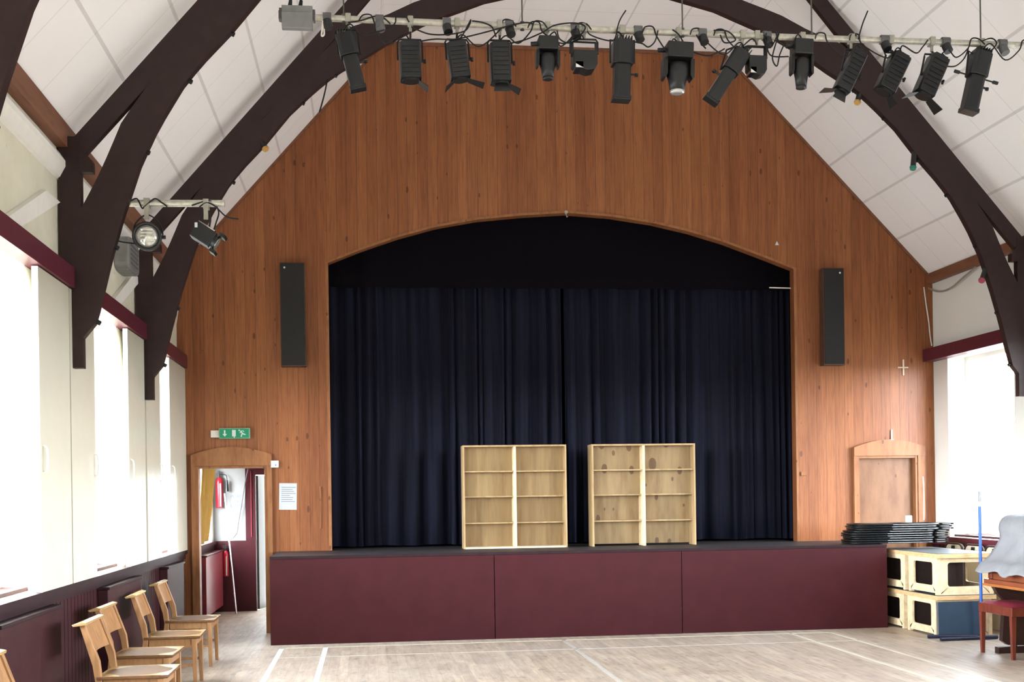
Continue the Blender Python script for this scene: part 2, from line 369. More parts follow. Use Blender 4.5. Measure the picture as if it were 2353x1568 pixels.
# proscenium wall of vertical pine boards
def topz(x):
    if x < GL: return ZE+(x-XL)*(ZC-ZE)/(GL-XL)
    if x > GR: return ZE-.01+(XR-x)*(ZC-ZE+.01)/(XR-GR)
    return ZC
OL, OR = -2.531, 3.228
arch = [(OL, 4.389), (-2.15, 4.545), (-1.7, 4.705), (-1.245, 4.835), (-.75, 4.93), (-.2, 4.99), (.352, 5.03), (.9, 4.995), (1.439, 4.92), (1.9, 4.82), (2.35, 4.69), (2.8, 4.53), (OR, 4.372)]
m = MB()
Y0, Y1 = YE, YE+.13
m.prism([(XW, 0), (-4.09, 0), (-4.09, topz(-4.09)+.05), (XW, ZE+.05)], 'y', Y0, Y1)
m.prism([(-4.09, 1.97), (-3.285, 1.97), (-3.285, topz(-3.285)+.05), (-4.09, topz(-4.09)+.05)], 'y', Y0, Y1)
m.prism([(-3.285, 0), (OL, 0), (OL, topz(OL)+.05), (-3.285, topz(-3.285)+.05)], 'y', Y0, Y1)
for a, b in zip(arch[:-1], arch[1:]):
    xs = [a[0]]+[g for g in (GL, GR) if a[0] < g < b[0]]+[b[0]]
    m.prism([a, b]+[(x, topz(x)+.05) for x in reversed(xs)], 'y', Y0, Y1)
m.prism([(OR, 0), (4.016, 0), (4.016, topz(4.016)+.05), (OR, topz(OR)+.05)], 'y', Y0, Y1)
m.prism([(4.016, 2.01), (4.807, 2.01), (4.807, topz(4.807)+.05), (4.016, topz(4.016)+.05)], 'y', Y0, Y1)
m.prism([(4.807, 0), (XV, 0), (XV, ZE+.05), (4.807, topz(4.807)+.05)], 'y', Y0, Y1)
struct('wall_front', m, M['wallwood'])
m = MB()
for a, b in zip(arch[:-1], arch[1:]):
    m.prism([a, b, (b[0], b[1]+.03), (a[0], a[1]+.03)], 'y', YE-.012, YE)
m.box(OL-.035, OL, YE-.012, YE, .965, 4.40); m.box(OR, OR+.035, YE-.012, YE, .965, 4.39)
struct('trim_1', m, M['casing'])
m = MB()
for (x0, z0), (x1, z1) in zip([(XL, ZE), (GL, ZC), (GR, ZC)], [(GL, ZC), (GR, ZC), (XR, ZE-.01)]):
    m.prism([(x0, z0-.001), (x1, z1-.001), (x1, z1-.045), (x0, z0-.045)], 'y', YE-.014, YE)
struct('trim_2', m, M['cornice'])
# door surrounds with shallow arched heads
def surround(name, xa, xb, xo0, xo1, ze, zm, zt):
    m = MB(); k = 12; xm = (xo0+xo1)/2
    ar = [(xo0+(xo1-xo0)*i/k, ze+(zm-ze)*(1-((xo0+(xo1-xo0)*i/k-xm)/((xo1-xo0)/2))**2)) for i in range(k+1)]
    m.prism([(xo1, zt), (xo0, zt)]+ar, 'y', YE-.06, YE-.0005)
    m.box(xo0, xa, YE-.05, YE-.0005, 0, zt); m.box(xb, xo1, YE-.05, YE-.0005, 0, zt)
    m.box(xa-.001, xa+.03, YE-.035, Y1, 0, zt-.0); m.box(xb-.03, xb+.001, YE-.035, Y1, 0, zt); m.box(xa, xb, YE-.03, Y1, zt-.03, zt)
    return struct(name, m, M['casing'])
surround('door_1', -4.10, -3.28, -4.152, -3.222, 2.11, 2.204, 1.985)
d2 = surround('door_2', 4.01, 4.812, 3.965, 4.905, 2.128, 2.222, 2.02)
MB().box(4.04, 4.782, YE+.05, YE+.09, 0.005, 1.99).build('door_leaf', M['doorshade'], d2)
# wainscot, dado rail
for sx, nm, x0, x1 in ((-1, 'trim_3', XW, XL+.0), (1, 'trim_4', XR, XV)):
    m = MB(); m.box(x0, x1, YB, YE, 0, .955)
    k = 0; y = YB
    while y < YE-.1:
        xf = XL if sx < 0 else XR
        m.box(xf-.0, xf+(.006 if sx < 0 else -.006), y+.006, y+.094, .1, .9); y += .1
    struct(nm, m, M['burgd'])
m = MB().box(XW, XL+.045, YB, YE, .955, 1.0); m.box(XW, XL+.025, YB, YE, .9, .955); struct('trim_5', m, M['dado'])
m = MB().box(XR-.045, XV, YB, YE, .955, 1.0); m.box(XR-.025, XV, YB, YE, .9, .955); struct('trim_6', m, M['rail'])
m = MB().box(XW, XL+.012, YB, YE, 0, .12); struct('baseboard_left', m, M['dado'])
m = MB().box(XR-.012, XV, YB, YE, 0, .12); struct('baseboard_right', m, M['dado'])
# eaves cornices
m = MB().box(XW, XL+.035, YB, YE-.02, 4.16, 4.33); struct('trim_7', m, M['cornice'])
m = MB().box(XR-.035, XV, YB, YE-.02, 4.20, 4.32); struct('trim_8', m, M['cornice'])
m = MB().prism([(XW, 3.93), (XL-.02, 3.945), (XL+.02, 4.02), (XL+.02, 4.06), (XL-.02, 4.12), (XW, 4.13)], 'y', YB, YE-.3); struct('trim_9', m, M['white'])
# ------------------------------------------------------------------ roof trusses
def prof_offset(inner, outer): return inner+list(reversed(outer))
AI = [(-4.131, 2.78), (-4.05, 2.87), (-3.99, 3.1), (-3.93, 3.35), (-3.84, 3.66), (-3.71, 4.05), (-3.586, 4.32), (-3.41, 4.62), (-3.28, 4.79), (-3.05, 5.04), (-2.8, 5.35), (-2.56, 5.58), (-2.36, 5.75), (-2.06, 5.93), (-1.8, 6.10), (-1.43, 6.30), (-1.17, 6.40), (-.87, 6.52), (-.3, 6.66), (.31, 6.72)]
def tz(x): return 4.19+1.157*(x+4.2)
AO = [(-4.26, 2.9), (-4.257, 3.3), (-4.15, 3.68), (-4.02, 3.93), (-3.93, 4.13), (-3.835, 4.36), (-3.4, 4.98), (-3.05, 5.30), (-2.7, 5.72), (-2.245, 6.20), (-1.88, 6.33), (-1.56, 6.49), (-1.0, 6.68), (-.4, 6.82), (.31, 6.88)]
CXT = .31
def mir(pl): return [(2*CXT-x, z) for x, z in pl]
def make_truss(y, label):
    t = root('roof_truss', (0, y, 0), label, 'roof truss', 'dark timber roof trusses')
    D = .075
    for sd, mf in (('l', lambda p: p), ('r', mir)):
        xw = XL-.03 if sd == 'l' else XR+.03
        post = [(xw, 2.56), (-4.13 if sd == 'l' else 2*CXT+4.13, 2.56)]
        if sd == 'l': m = MB().box(XL-.03, -4.131, 0, D, 2.56, 4.24)
        else: m = MB().box(4.735, XR+.03, 0, D, 2.56, 4.24)
        m.build('post', M['beam'], t)
        # rafter
        lo = [(-4.19, 4.01), (-3.84, 4.41), (-2.245, 6.225), (-1.66, 6.93)]
        hi = [(-4.25, tz(-4.25)+.02), (-1.78, 7.0)]
        m = MB().prism(mf([(-4.25, 4.03)]+lo+list(reversed(hi))), 'y', .004, D-.004); m.build('rafter', M['beam'], t)
        # brace linking post and arch
        m = MB().prism(mf([(-4.14, 3.98), (-4.045, 3.98), (-4.045, 4.06), (-4.14, 4.17)]), 'y', -.012, D-.01); m.build('bracket', M['beam'], t)
        m = MB().prism(mf([(-4.14, 3.6), (-4.14, 3.76), (-4.11, 3.70), (-4.07, 3.79), (-4.03, 3.8), (-4.0, 3.6)]), 'y', .01, D-.012); m.build('corbel', M['beam'], t)
        for k, (x, z) in enumerate([(-4.035, 2.9), (-3.90, 3.45), (-3.67, 4.15), (-3.36, 4.68), (-3.05, 5.04), (-2.68, 5.47), (-2.36, 5.75), (-1.8, 6.10)]):
            x, z = mf([(x, z)])[0]; s_ = 1 if sd == 'l' else -1
            MB().cyl((x-.02*s_, D/2, z+.01), (x+.02*s_, D/2, z-.012), .018, 8).build('bolt', M['black'], t)
    inner = AI+list(reversed(mir(AI)))[1:]; outer = AO+list(reversed(mir(AO)))[1:]
    m = MB()                                          # arch as a strip of quads between two rails of equal count
    def resamp(pl, k):
        L = [0]
        for a, b in zip(pl, pl[1:]): L.append(L[-1]+math.hypot(b[0]-a[0], b[1]-a[1]))
        o = []
        for i in range(k+1):
            s_ = L[-1]*i/k; j = max(0, min(len(pl)-2, next((q for q in range(len(L)) if L[q] >= s_-1e-9), 1)-1))
            f = (s_-L[j])/max(1e-9, L[j+1]-L[j]); o.append((pl[j][0]+(pl[j+1][0]-pl[j][0])*f, pl[j][1]+(pl[j+1][1]-pl[j][1])*f))
        return o
    k = 96; A = resamp(inner, k); B = resamp(outer, k); vv = []
    for i in range(k+1):
        vv += [(A[i][0], -.003, A[i][1]), (B[i][0], -.003, B[i][1]), (B[i][0], D+.003, B[i][1]), (A[i][0], D+.003, A[i][1])]
    m.add(vv, [(i*4+j, (i+1)*4+j, (i+1)*4+(j+1) % 4, i*4+(j+1) % 4) for i in range(k) for j in range(4)]+[(0, 1, 2, 3), (k*4+3, k*4+2, k*4+1, k*4)])
    m.build('arch_brace', M['beam'], t); return t
T2 = make_truss(-1.03, 'dark timber arched roof truss nearest the stage wall')
for yy_, lb in ((-3.84, 'dark timber arched roof truss beside the small lamp bar'), (-6.65, 'dark timber roof truss nearest the camera, in the top left corner')):
    c2 = copy_tree(T2); c2.location.y = yy_; c2['label'] = lb
# ------------------------------------------------------------------ burgundy tracks, sliding panels, wall fittings
def seg(name, x0, x1, y0, y1, z0, z1, mat, label, cat, group=None):
    return tag(MB().box(x0, x1, y0, y1, z0, z1).build(name, mat), label, cat, group)
ty = [YE, -1.03, -3.84, -6.65]
words = ['between the stage wall and the nearest truss', 'between the two left trusses', 'running from the left truss towards the camera']
for i in range(3):
    y1, y0 = ty[i]-(0.002 if i == 0 else 0.0), ty[i+1]+.13
    seg('sliding_track', XL-.04, XL+.075, y0, y1-.01, 3.135, 3.285, M['rail'], 'burgundy sliding panel track on left wall, '+words[i], 'track', 'left wall tracks')
for i in range(2):
    y1, y0 = ty[i]-.002, ty[i+1]+.13
    seg('sliding_track', XR-.10, XR+.04, y0, y1-.01, 3.205, 3.36, M['rail'], 'burgundy track on right wall, '+['between stage wall and truss', 'nearer the camera'][i], 'track', 'right wall tracks')
def panel(y0, y1, hy, label):
    t = root('wall_shutter', (XL+.03, (y0+y1)/2, 1.003), label, 'sliding panel', 'cream sliding panels on the left wall')
    h = (y1-y0)/2
    pn = MB().box(-.02, .02, -h, h, 0, 2.125).build('panel', M['shutter'], t)
    m = MB().tube(spl([(.02, hy-(y0+y1)/2, .78), (.045, hy-(y0+y1)/2, .80), (.05, hy-(y0+y1)/2, .87), (.045, hy-(y0+y1)/2, .94), (.02, hy-(y0+y1)/2, .96)], 4), .007); m.build('handle', M['white'], pn)
panel(-4.72, -3.93, -4.66, 'cream sliding panel with pull handle, nearest the camera')
panel(-3.90, -3.155, -3.2, 'cream sliding panel under the left truss, right of the nearest one')
panel(-1.86, -1.08, -1.8, 'cream sliding panel between the two left windows and the further truss')
panel(-1.0, -.24, -.3, 'narrow cream sliding panel just beyond the further left truss')
panel(.34, 1.47, .44, 'cream sliding panel beside the pine stage wall')
for k, (y0, lb) in enumerate(((-4.27, 'white sloping sunlight patch on the left wall left of the nearer truss'), (-1.23, 'white sloping sunlight patch on the left wall left of the further truss'))):
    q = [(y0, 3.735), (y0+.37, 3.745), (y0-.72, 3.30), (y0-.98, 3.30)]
    tag(MB().prism([q[0], q[1], q[2], q[3]], 'x', XW+.001, XL-.005).build('sunlight_patch', M['white']), lb, 'board')  # slanting sunlight on the wall, put in as raised white slabs
t = root('wall_heater', (XL+.0, -1.7, 3.8), 'grey rounded box mounted high on the left wall behind the round lamp', 'wall box')
m = MB()
pr = []
for i in range(24):
    a = 2*PI*i/24; pr.append((.24*math.copysign(abs(math.cos(a))**.5, math.cos(a)), .155*math.copysign(abs(math.sin(a))**.4, math.sin(a))))
m.prism(pr, 'x', -.045, .09); m.build('housing', M['box'], t, bevel=.015)
for k in range(5): MB().box(.088, .095, -.16, .16, -.09+k*.04, -.075+k*.04).build('slat', M['socket'], t)
# radiator boxes along the left wall
for (y0, y1, z, mt, lb) in ((-5.75, -4.42, .875, 'burgd', 'long burgundy boxed radiator nearest the camera'), (-2.97, -1.6, .88, 'burgd', 'glossy boxed radiator behind the third and fourth chairs'), (-.17, .9, .875, 'burgd', 'glossy boxed radiator nearest the stage doorway')):
    t = root('radiator_box', (XL, (y0+y1)/2, 0), lb, 'radiator', 'boxed radiators')
    h = (y1-y0)/2; MB().box(.0065, .09, -h, h, 0.0, z).build('casing', M[mt], t, bevel=.006)
    MB().box(.0065, .105, -h-.01, h+.01, z, z+.025).build('top_board', M['dado'], t, bevel=.004)
# ------------------------------------------------------------------ stage
st = root('stage', (.34, .28, 0), 'raised stage with burgundy front panels and dark worn deck', 'stage')
SX0, SX1, SY = -3.163, 3.838, .28
struct('floor_stage', MB().box(OL+.001, OR-.001, YE, 3.3, .905, .96), M['stagedeck'])
MB().box(SX0, SX1, SY, YE-.001, .905, .96).build('deck', M['stagedeck'], st, world=True)
for x0, x1 in ((SX0, -.724), (-.716, 1.404), (1.412, SX1)):
    MB().box(x0, x1, SY-.016, SY+.004, .002, .93).build('front_panel', M['burg'], st, world=True, bevel=.002)
MB().box(SX0, SX1, SY-.022, SY+.0, .932, .962).build('nosing', M['dado'], st, world=True)
MB().box(SX0, SX0+.018, SY+.006, YE-.05, .002, .90).box(SX1-.018, SX1, SY+.006, YE-.05, .002, .90).build('side_panel', M['burg'], st, world=True)
# curtains
def curtain(x0, x1, y, z0, z1, amp, seed, name, label, mat, wl=.12):
    rnd = random.Random(seed); n_ = int((x1-x0)/.01); ph = 0; m = MB(); vv = []; cols = []
    cw, ca, acc = wl, 1.0, 0
    for i in range(n_+1):
        ph += .01/cw*2*PI; acc += .01/cw
        if acc >= 1: acc = 0; cw = wl*rnd.choice((.5, .7, .9, 1.2, 1.8, 2.6)); ca = rnd.uniform(.4, 1.5)
        cols.append((x0+(x1-x0)*i/n_, ph, ca))
    sm = [sum(c_[2] for c_ in cols[max(0, i-4):i+4])/len(cols[max(0, i-4):i+4]) for i in range(len(cols))]
    K = 8
    for k in range(K+1):
        z = z0+(z1-z0)*k/K
        for (x, p, _), a in zip(cols, sm):
            s_ = math.sin(p+.25*math.sin(z*1.3+x*3)); vv.append((x, y+amp*a*(math.copysign(abs(s_)**.75, s_))*(1.15-.3*k/K), z+ (0.006*math.sin(x*9) if k == 0 else 0)))
    w = n_+1
    m.add(vv, [(k*w+i, k*w+i+1, (k+1)*w+i+1, (k+1)*w+i) for k in range(K) for i in range(n_)], True)
    o = m.build(name, mat); so = o.modifiers.new('cloth', 'SOLIDIFY'); so.thickness = .006
    return tag(o, label, 'curtain', 'stage curtains' if name == 'stage_curtain' else None)
curtain(-2.95, .36, 2.02, .985, 4.75, .045, 3, 'stage_curtain', 'dark navy stage curtain, the left half behind the left shelf unit', M['velvet'])
curtain(.40, 3.65, 2.02, .985, 4.75, .045, 5, 'stage_curtain', 'dark navy stage curtain, the right half behind the right shelf unit', M['velvet'])
curtain(-2.95, 3.65, 1.86, 4.17, 5.3, .012, 9, 'valance', 'plain black valance hanging under the stage arch', M['valance'], .5)
# dark stage house behind the curtain
struct('wall_stage', MB().box(-3.3, 4.0, 3.3, 3.4, 0, 5.6).box(-3.27, -3.17, YE+.14, 3.3, 0, 5.6).box(3.85, 3.95, YE+.14, 3.3, 0, 5.6), M['valance'])
struct('ceiling_stage', MB().box(-3.3, 4.0, YE+.13, 3.4, 5.6, 5.7), M['valance'])
p = at(1300, 490, YE)
m = MB().cyl((.352, YE-.03, 5.035), (.352, YE+.0, 5.035), .022, 8); m.tube(spl([(.352, YE-.03, 5.03), (.352, YE-.035, 4.99), (.36, YE-.03, 4.975), (.372, YE-.03, 4.985)], 4), .005)
tag(m.build('hook', M['clamp']), 'small metal hook at the peak of the stage arch', 'hook')
m = MB().cyl((2.95, YE+.1, 4.155), (3.229, YE+.1, 4.15), .008, 8); tag(m.build('white_rod', M['white']), 'thin white rod at the upper right of the stage opening', 'rod')
# speakers
for x0, x1, z0, z1, lb in ((-3.084, -2.805, 3.15, 4.36, 'tall black column loudspeaker on the pine wall left of the stage'), (3.565, 3.825, 3.16, 4.357, 'tall black column loudspeaker on the pine wall right of the stage')):
    t = root('column_speaker', ((x0+x1)/2, YE, z0), lb, 'loudspeaker', 'column loudspeakers'); h = (x1-x0)/2; H = z1-z0
    MB().box(-h-.006, h+.006, -.135, -.001, -.006, H+.006).build('cabinet', M['spkwood'], t, bevel=.003)
    gr = MB().box(-h+.004, h-.004, -.146, -.1345, .006, H-.006).build('grille', M['grille'], t, bevel=.003)
    MB().cyl((-h+.05 if x0 < 0 else h-.05, -.15, H-.055), (-h+.05 if x0 < 0 else h-.05, -.1462, H-.055), .012, 10).build('badge', M['signwhite'], gr)
# exit sign
t = root('exit_sign', (-3.64, YE, 2.30), 'green emergency exit sign with down arrow and running man above the left doorway', 'exit sign')
MB().box(-.182, .172, -.075, -.001, .0, .125).build('housing', M['greenedge'], t, bevel=.004)
sf = MB().box(-.172, .162, -.079, -.0752, .01, .115).build('sign_face', M['green'], t)
def flat(name, polys, mt, par, y0, y1):
    m = MB()
    for q in polys: m.prism(q, 'y', y0, y1)
    return m.build(name, mt, par)
ya, yb = -.0815, -.0792
flat('down_arrow', [[(-.123, .10), (-.107, .10), (-.107, .052), (-.123, .052)], [(-.142, .056), (-.088, .056), (-.115, .026)]], M['signwhite'], sf, ya, yb)
flat('door_symbol', [[(-.030, .028), (.012, .028), (.012, .102), (-.030, .102)], [(-.012, .012), (.0, .012), (.0, .028), (-.012, .028)]], M['signwhite'], sf, ya, yb)
flat('running_man', [[(.052+.009*math.cos(a*PI/4), .098+.009*math.sin(a*PI/4)) for a in range(8)],
     [(.058, .094), (.072, .092), (.096, .066), (.086, .056)], [(.070, .094), (.098, .096), (.112, .082), (.104, .079), (.095, .088), (.074, .084)],
     [(.062, .088), (.066, .080), (.078, .070), (.056, .066), (.054, .074), (.066, .076)], [(.082, .062), (.096, .066), (.126, .052), (.128, .044), (.100, .046)],
     [(.080, .064), (.092, .056), (.082, .034), (.084, .022), (.070, .022), (.070, .038)]], M['signwhite'], sf, ya, yb)
tag(MB().box(-3.922, -3.826, YE-.03, YE-.001, 2.318, 2.402).build('junction_box', M['white'], bevel=.004), 'small pale square box left of the green exit sign', 'junction box')
t = root('thermostat', (-3.185, YE, 1.955), 'small white square wall box at the top right of the left doorway', 'thermostat')
MB().box(-.045, .045, -.062, -.001, 0, .084).build('case', M['signwhite'], t, bevel=.004); MB().cyl((.012, -.065, .03), (.012, -.0615, .03), .008, 10).build('dial', M['ink'], t)
t = root('notice', (-3.043, YE, 1.455), 'white A4 paper notice with faint lines of text right of the doorway', 'notice')
t.rotation_euler.y = math.radians(1.2)
sh = MB().box(-.103, .103, -.006, -.001, 0, .315).build('sheet', M['paper'], t)
m = MB()
for k, w in enumerate((.17, .13, .15, .17, .10, .14, .13, .16)): m.box(-.078, -.078+w, -.0068, -.0062, .262-k*.024, .268-k*.024)
m.build('text_lines', M['ink'], sh)
# small marks on the right part of the pine wall
p = at(2075, 845, YE); m = MB().box(p.x-.072, p.x+.066, YE-.012, YE-.001, p.z-.008, p.z+.008).box(p.x-.01, p.x+.01, YE-.0125, YE-.001, p.z-.10, p.z+.10)
tag(m.build('wall_cross', M['casing']), 'pale wooden cross on the right part of the pine wall', 'cross')
M['crosspale'] = plain('pale_cross_wood', (197, 175, 150), .5); bpy.data.objects['wall_cross'].data.materials[0] = M['crosspale']
p = at(2048, 1010, YE); m = MB().cyl((p.x, YE-.012, p.z-.0), (p.x, YE-.012, p.z+.12), .011, 8).box(p.x-.022, p.x+.022, YE-.02, YE-.001, p.z-.012, p.z)
tag(m.build('white_peg', M['signwhite']), 'short white peg standing above the right doorway arch', 'peg')
m = MB().prism([(2.98, 4.66), (3.03, 4.66), (3.005, 4.72)], 'y', YE-.006, YE-.001); 
p = at(1785, 560, YE); m = MB().prism([(p.x-.025, p.z-.02), (p.x+.025, p.z-.02), (p.x, p.z+.03)], 'y', YE-.006, YE-.001)
tag(m.build('paper_scrap', M['paper']), 'tiny white triangular paper scrap high on the pine wall', 'paper scrap')
p = at(1845, 1090, YE); tag(MB().box(p.x-.03, p.x+.04, YE-.02, YE-.001, p.z-.02, p.z+.03).build('wall_socket', M['casing'], bevel=.004), 'small pale box on the pine wall beside the right edge of the stage opening', 'socket')
def cab(name, pts, r, mt, label, k=6): tag(MB().tube(spl(pts, k), r).build(name, mt), label, 'cable')
cab('wall_cable', [at(x, y, YE-.012) for x, y in ((415, 635), (412, 680), (408, 720), (403, 760), (402, 795))], .006, M['whitecable'], 'thin pale cable hanging down the left edge of the pine wall')
cab('wall_cable', [at(x, y, YE-.012) for x, y in ((2123, 660), (2128, 700), (2134, 740), (2137, 770), (2141, 795))], .008, M['whitecable'], 'white cable down the right edge of the pine wall')
cab('wall_cable', [(XR-.02, YE-.03, 4.14), (XR-.02, 1.2, 4.05), (XR-.02, .9, 4.04), (XR-.02, .6, 4.11), (XR-.02, .3, 4.18)], .012, M['clamp'], 'pale cable sagging under the right eaves cornice')
cab('wall_cable', [at(x, y, YE-.02) for x, y in ((735, 1118), (737, 1160), (736, 1215))], .006, M['casing'], 'thin brown cord hanging on the pine boards left of the stage opening')
p = at(2118, 1185, YE); cab('wall_cable', [(p.x, YE-.045, 1.75), (p.x+.008, YE-.045, 1.55), (p.x+.004, YE-.045, 1.2)], .009, M['whitecable'], 'white cable running down the right side of the right door frame')
# ------------------------------------------------------------------ plywood shelf units on the stage
def shelf_unit(x0, x1, y, base, knot, label):
    t = root('shelf_unit', ((x0+x1)/2, y, .962), label, 'shelf unit', 'plywood shelf units on the stage'); h = (x1-x0)/2; H = 1.222; T = .02; D = .26
    MB().box(-h, -h+T, 0, D, 0, H).build('side_panel', M['ply'], t); MB().box(h-T, h, 0, D, 0, H).build('side_panel', M['ply'], t)
    MB().box(-h+T, h-T, 0, D, H-T, H).build('top_panel', M['ply'], t)
    MB().box(-.014, .014, 0, D-.012, (T if base else 0), H-T).build('divider', M['birch'], t)
    if base: MB().box(-h+T, h-T, 0, D, 0, T).build('bottom_panel', M['birch'], t)
    bk = M['plyknot'] if knot else M['plyback']
    MB().box(-h+T, h-T, .155, .165, H*.5, H-T).build('upper_back', bk if knot else M['plyback'], t)
    MB().box(-h+T, h-T, D-.012, D-.002, T, H*.5).build('lower_back', bk, t)
    for z, d in ((.903, .15), (.605, D-.02), (.292, D-.02)):
        for a, b in ((-h+T, -.014), (.014, h-T)):
            MB().box(a, b, d-.13 if z > .8 else .09, d, z, z+.016).build('shelf', M['ply'], t)
    return t
shelf_unit(-.985, .252, 1.12, True, False, 'plywood shelf unit with bottom board, left one on the stage')
shelf_unit(.558, 1.826, 1.12, False, True, 'knotty plywood shelf unit without bottom board, right one on the stage')
# ------------------------------------------------------------------ lighting bar
BY, BZ = -4.0, 5.10
def barz(x): return 5.098-.017*(min(x, .8)+2.69)/1.2*.5 if x < .8 else 5.073
lb = root('lighting_bar', (0, BY, 5.08), 'long pale steel lighting bar hung across the hall below the ceiling', 'lighting bar')
m = MB(); xs = [-2.62+i*.25 for i in range(26)]; m.tube([(x, BY, barz(x)) for x in xs], .0245, 12); m.build('tube', M['tube'], lb, world=True)
for px in (790, 1200, 1568, 1865, 2253):
    x = at(px, 60, BY).x
    MB().tube([(x, BY, barz(x)+.02), (x-.0, BY, barz(x)+.5), (x, BY, min(topz(x), ZC)-.002)], .006, 6).cyl((x, BY, barz(x)-.03), (x, BY, barz(x)+.035), .016, 8).build('hanger_wire', M['wire'], lb, world=True)
for px in (752, 872, 1026, 1170, 1320, 1465, 1612, 1760, 2030, 2170, 2300):
    x = at(px, 60, BY).x; z = barz(x)
    MB().cyl((x-.03, BY-.01, z), (x+.03, BY-.01, z), .037, 12).build('socket_outlet', M['socket'], lb, world=True)
    MB().cyl((x, BY-.02, z-.03), (x+.01, BY-.045, z-.085), .034, 12).build('plug', M['socket'] if px in (872, 2300) else M['black'], lb, world=True)
MB().box(-2.69, -2.62, BY-.03, BY+.03, 5.07, 5.13).build('end_cap', M['socket'], lb, world=True)
t = root('control_box', (-2.56, BY, 5.1), 'grey electrical box clamped at the left end of the lighting bar', 'electrical box')
MB().box(-.105, .115, -.07, .0-.027, -.0, .055).box(-.105, .115, -.085, -.027, -.115, .0).box(-.105, .115, -.027, .06, .027, .055).build('case', M['box'], t, bevel=.004)
MB().box(-.125, -.106, -.04, .04, -.03, .045).build('end_clamp', M['socket'], t); MB().box(.116, .132, -.04, .04, -.03, .04).build('end_clamp', M['socket'], t)
for dx in (-.05, .025):
    MB().tube(spl([(dx, -.02, .055), (dx+.01, -.02, .10), (dx-.01, -.02, .2), (dx-.01, 0, .5)], 5), .008, 6).cyl((dx, -.02, .054), (dx+.008, -.02, .11), .017, 8, .012).build('cable', M['cable'], t)
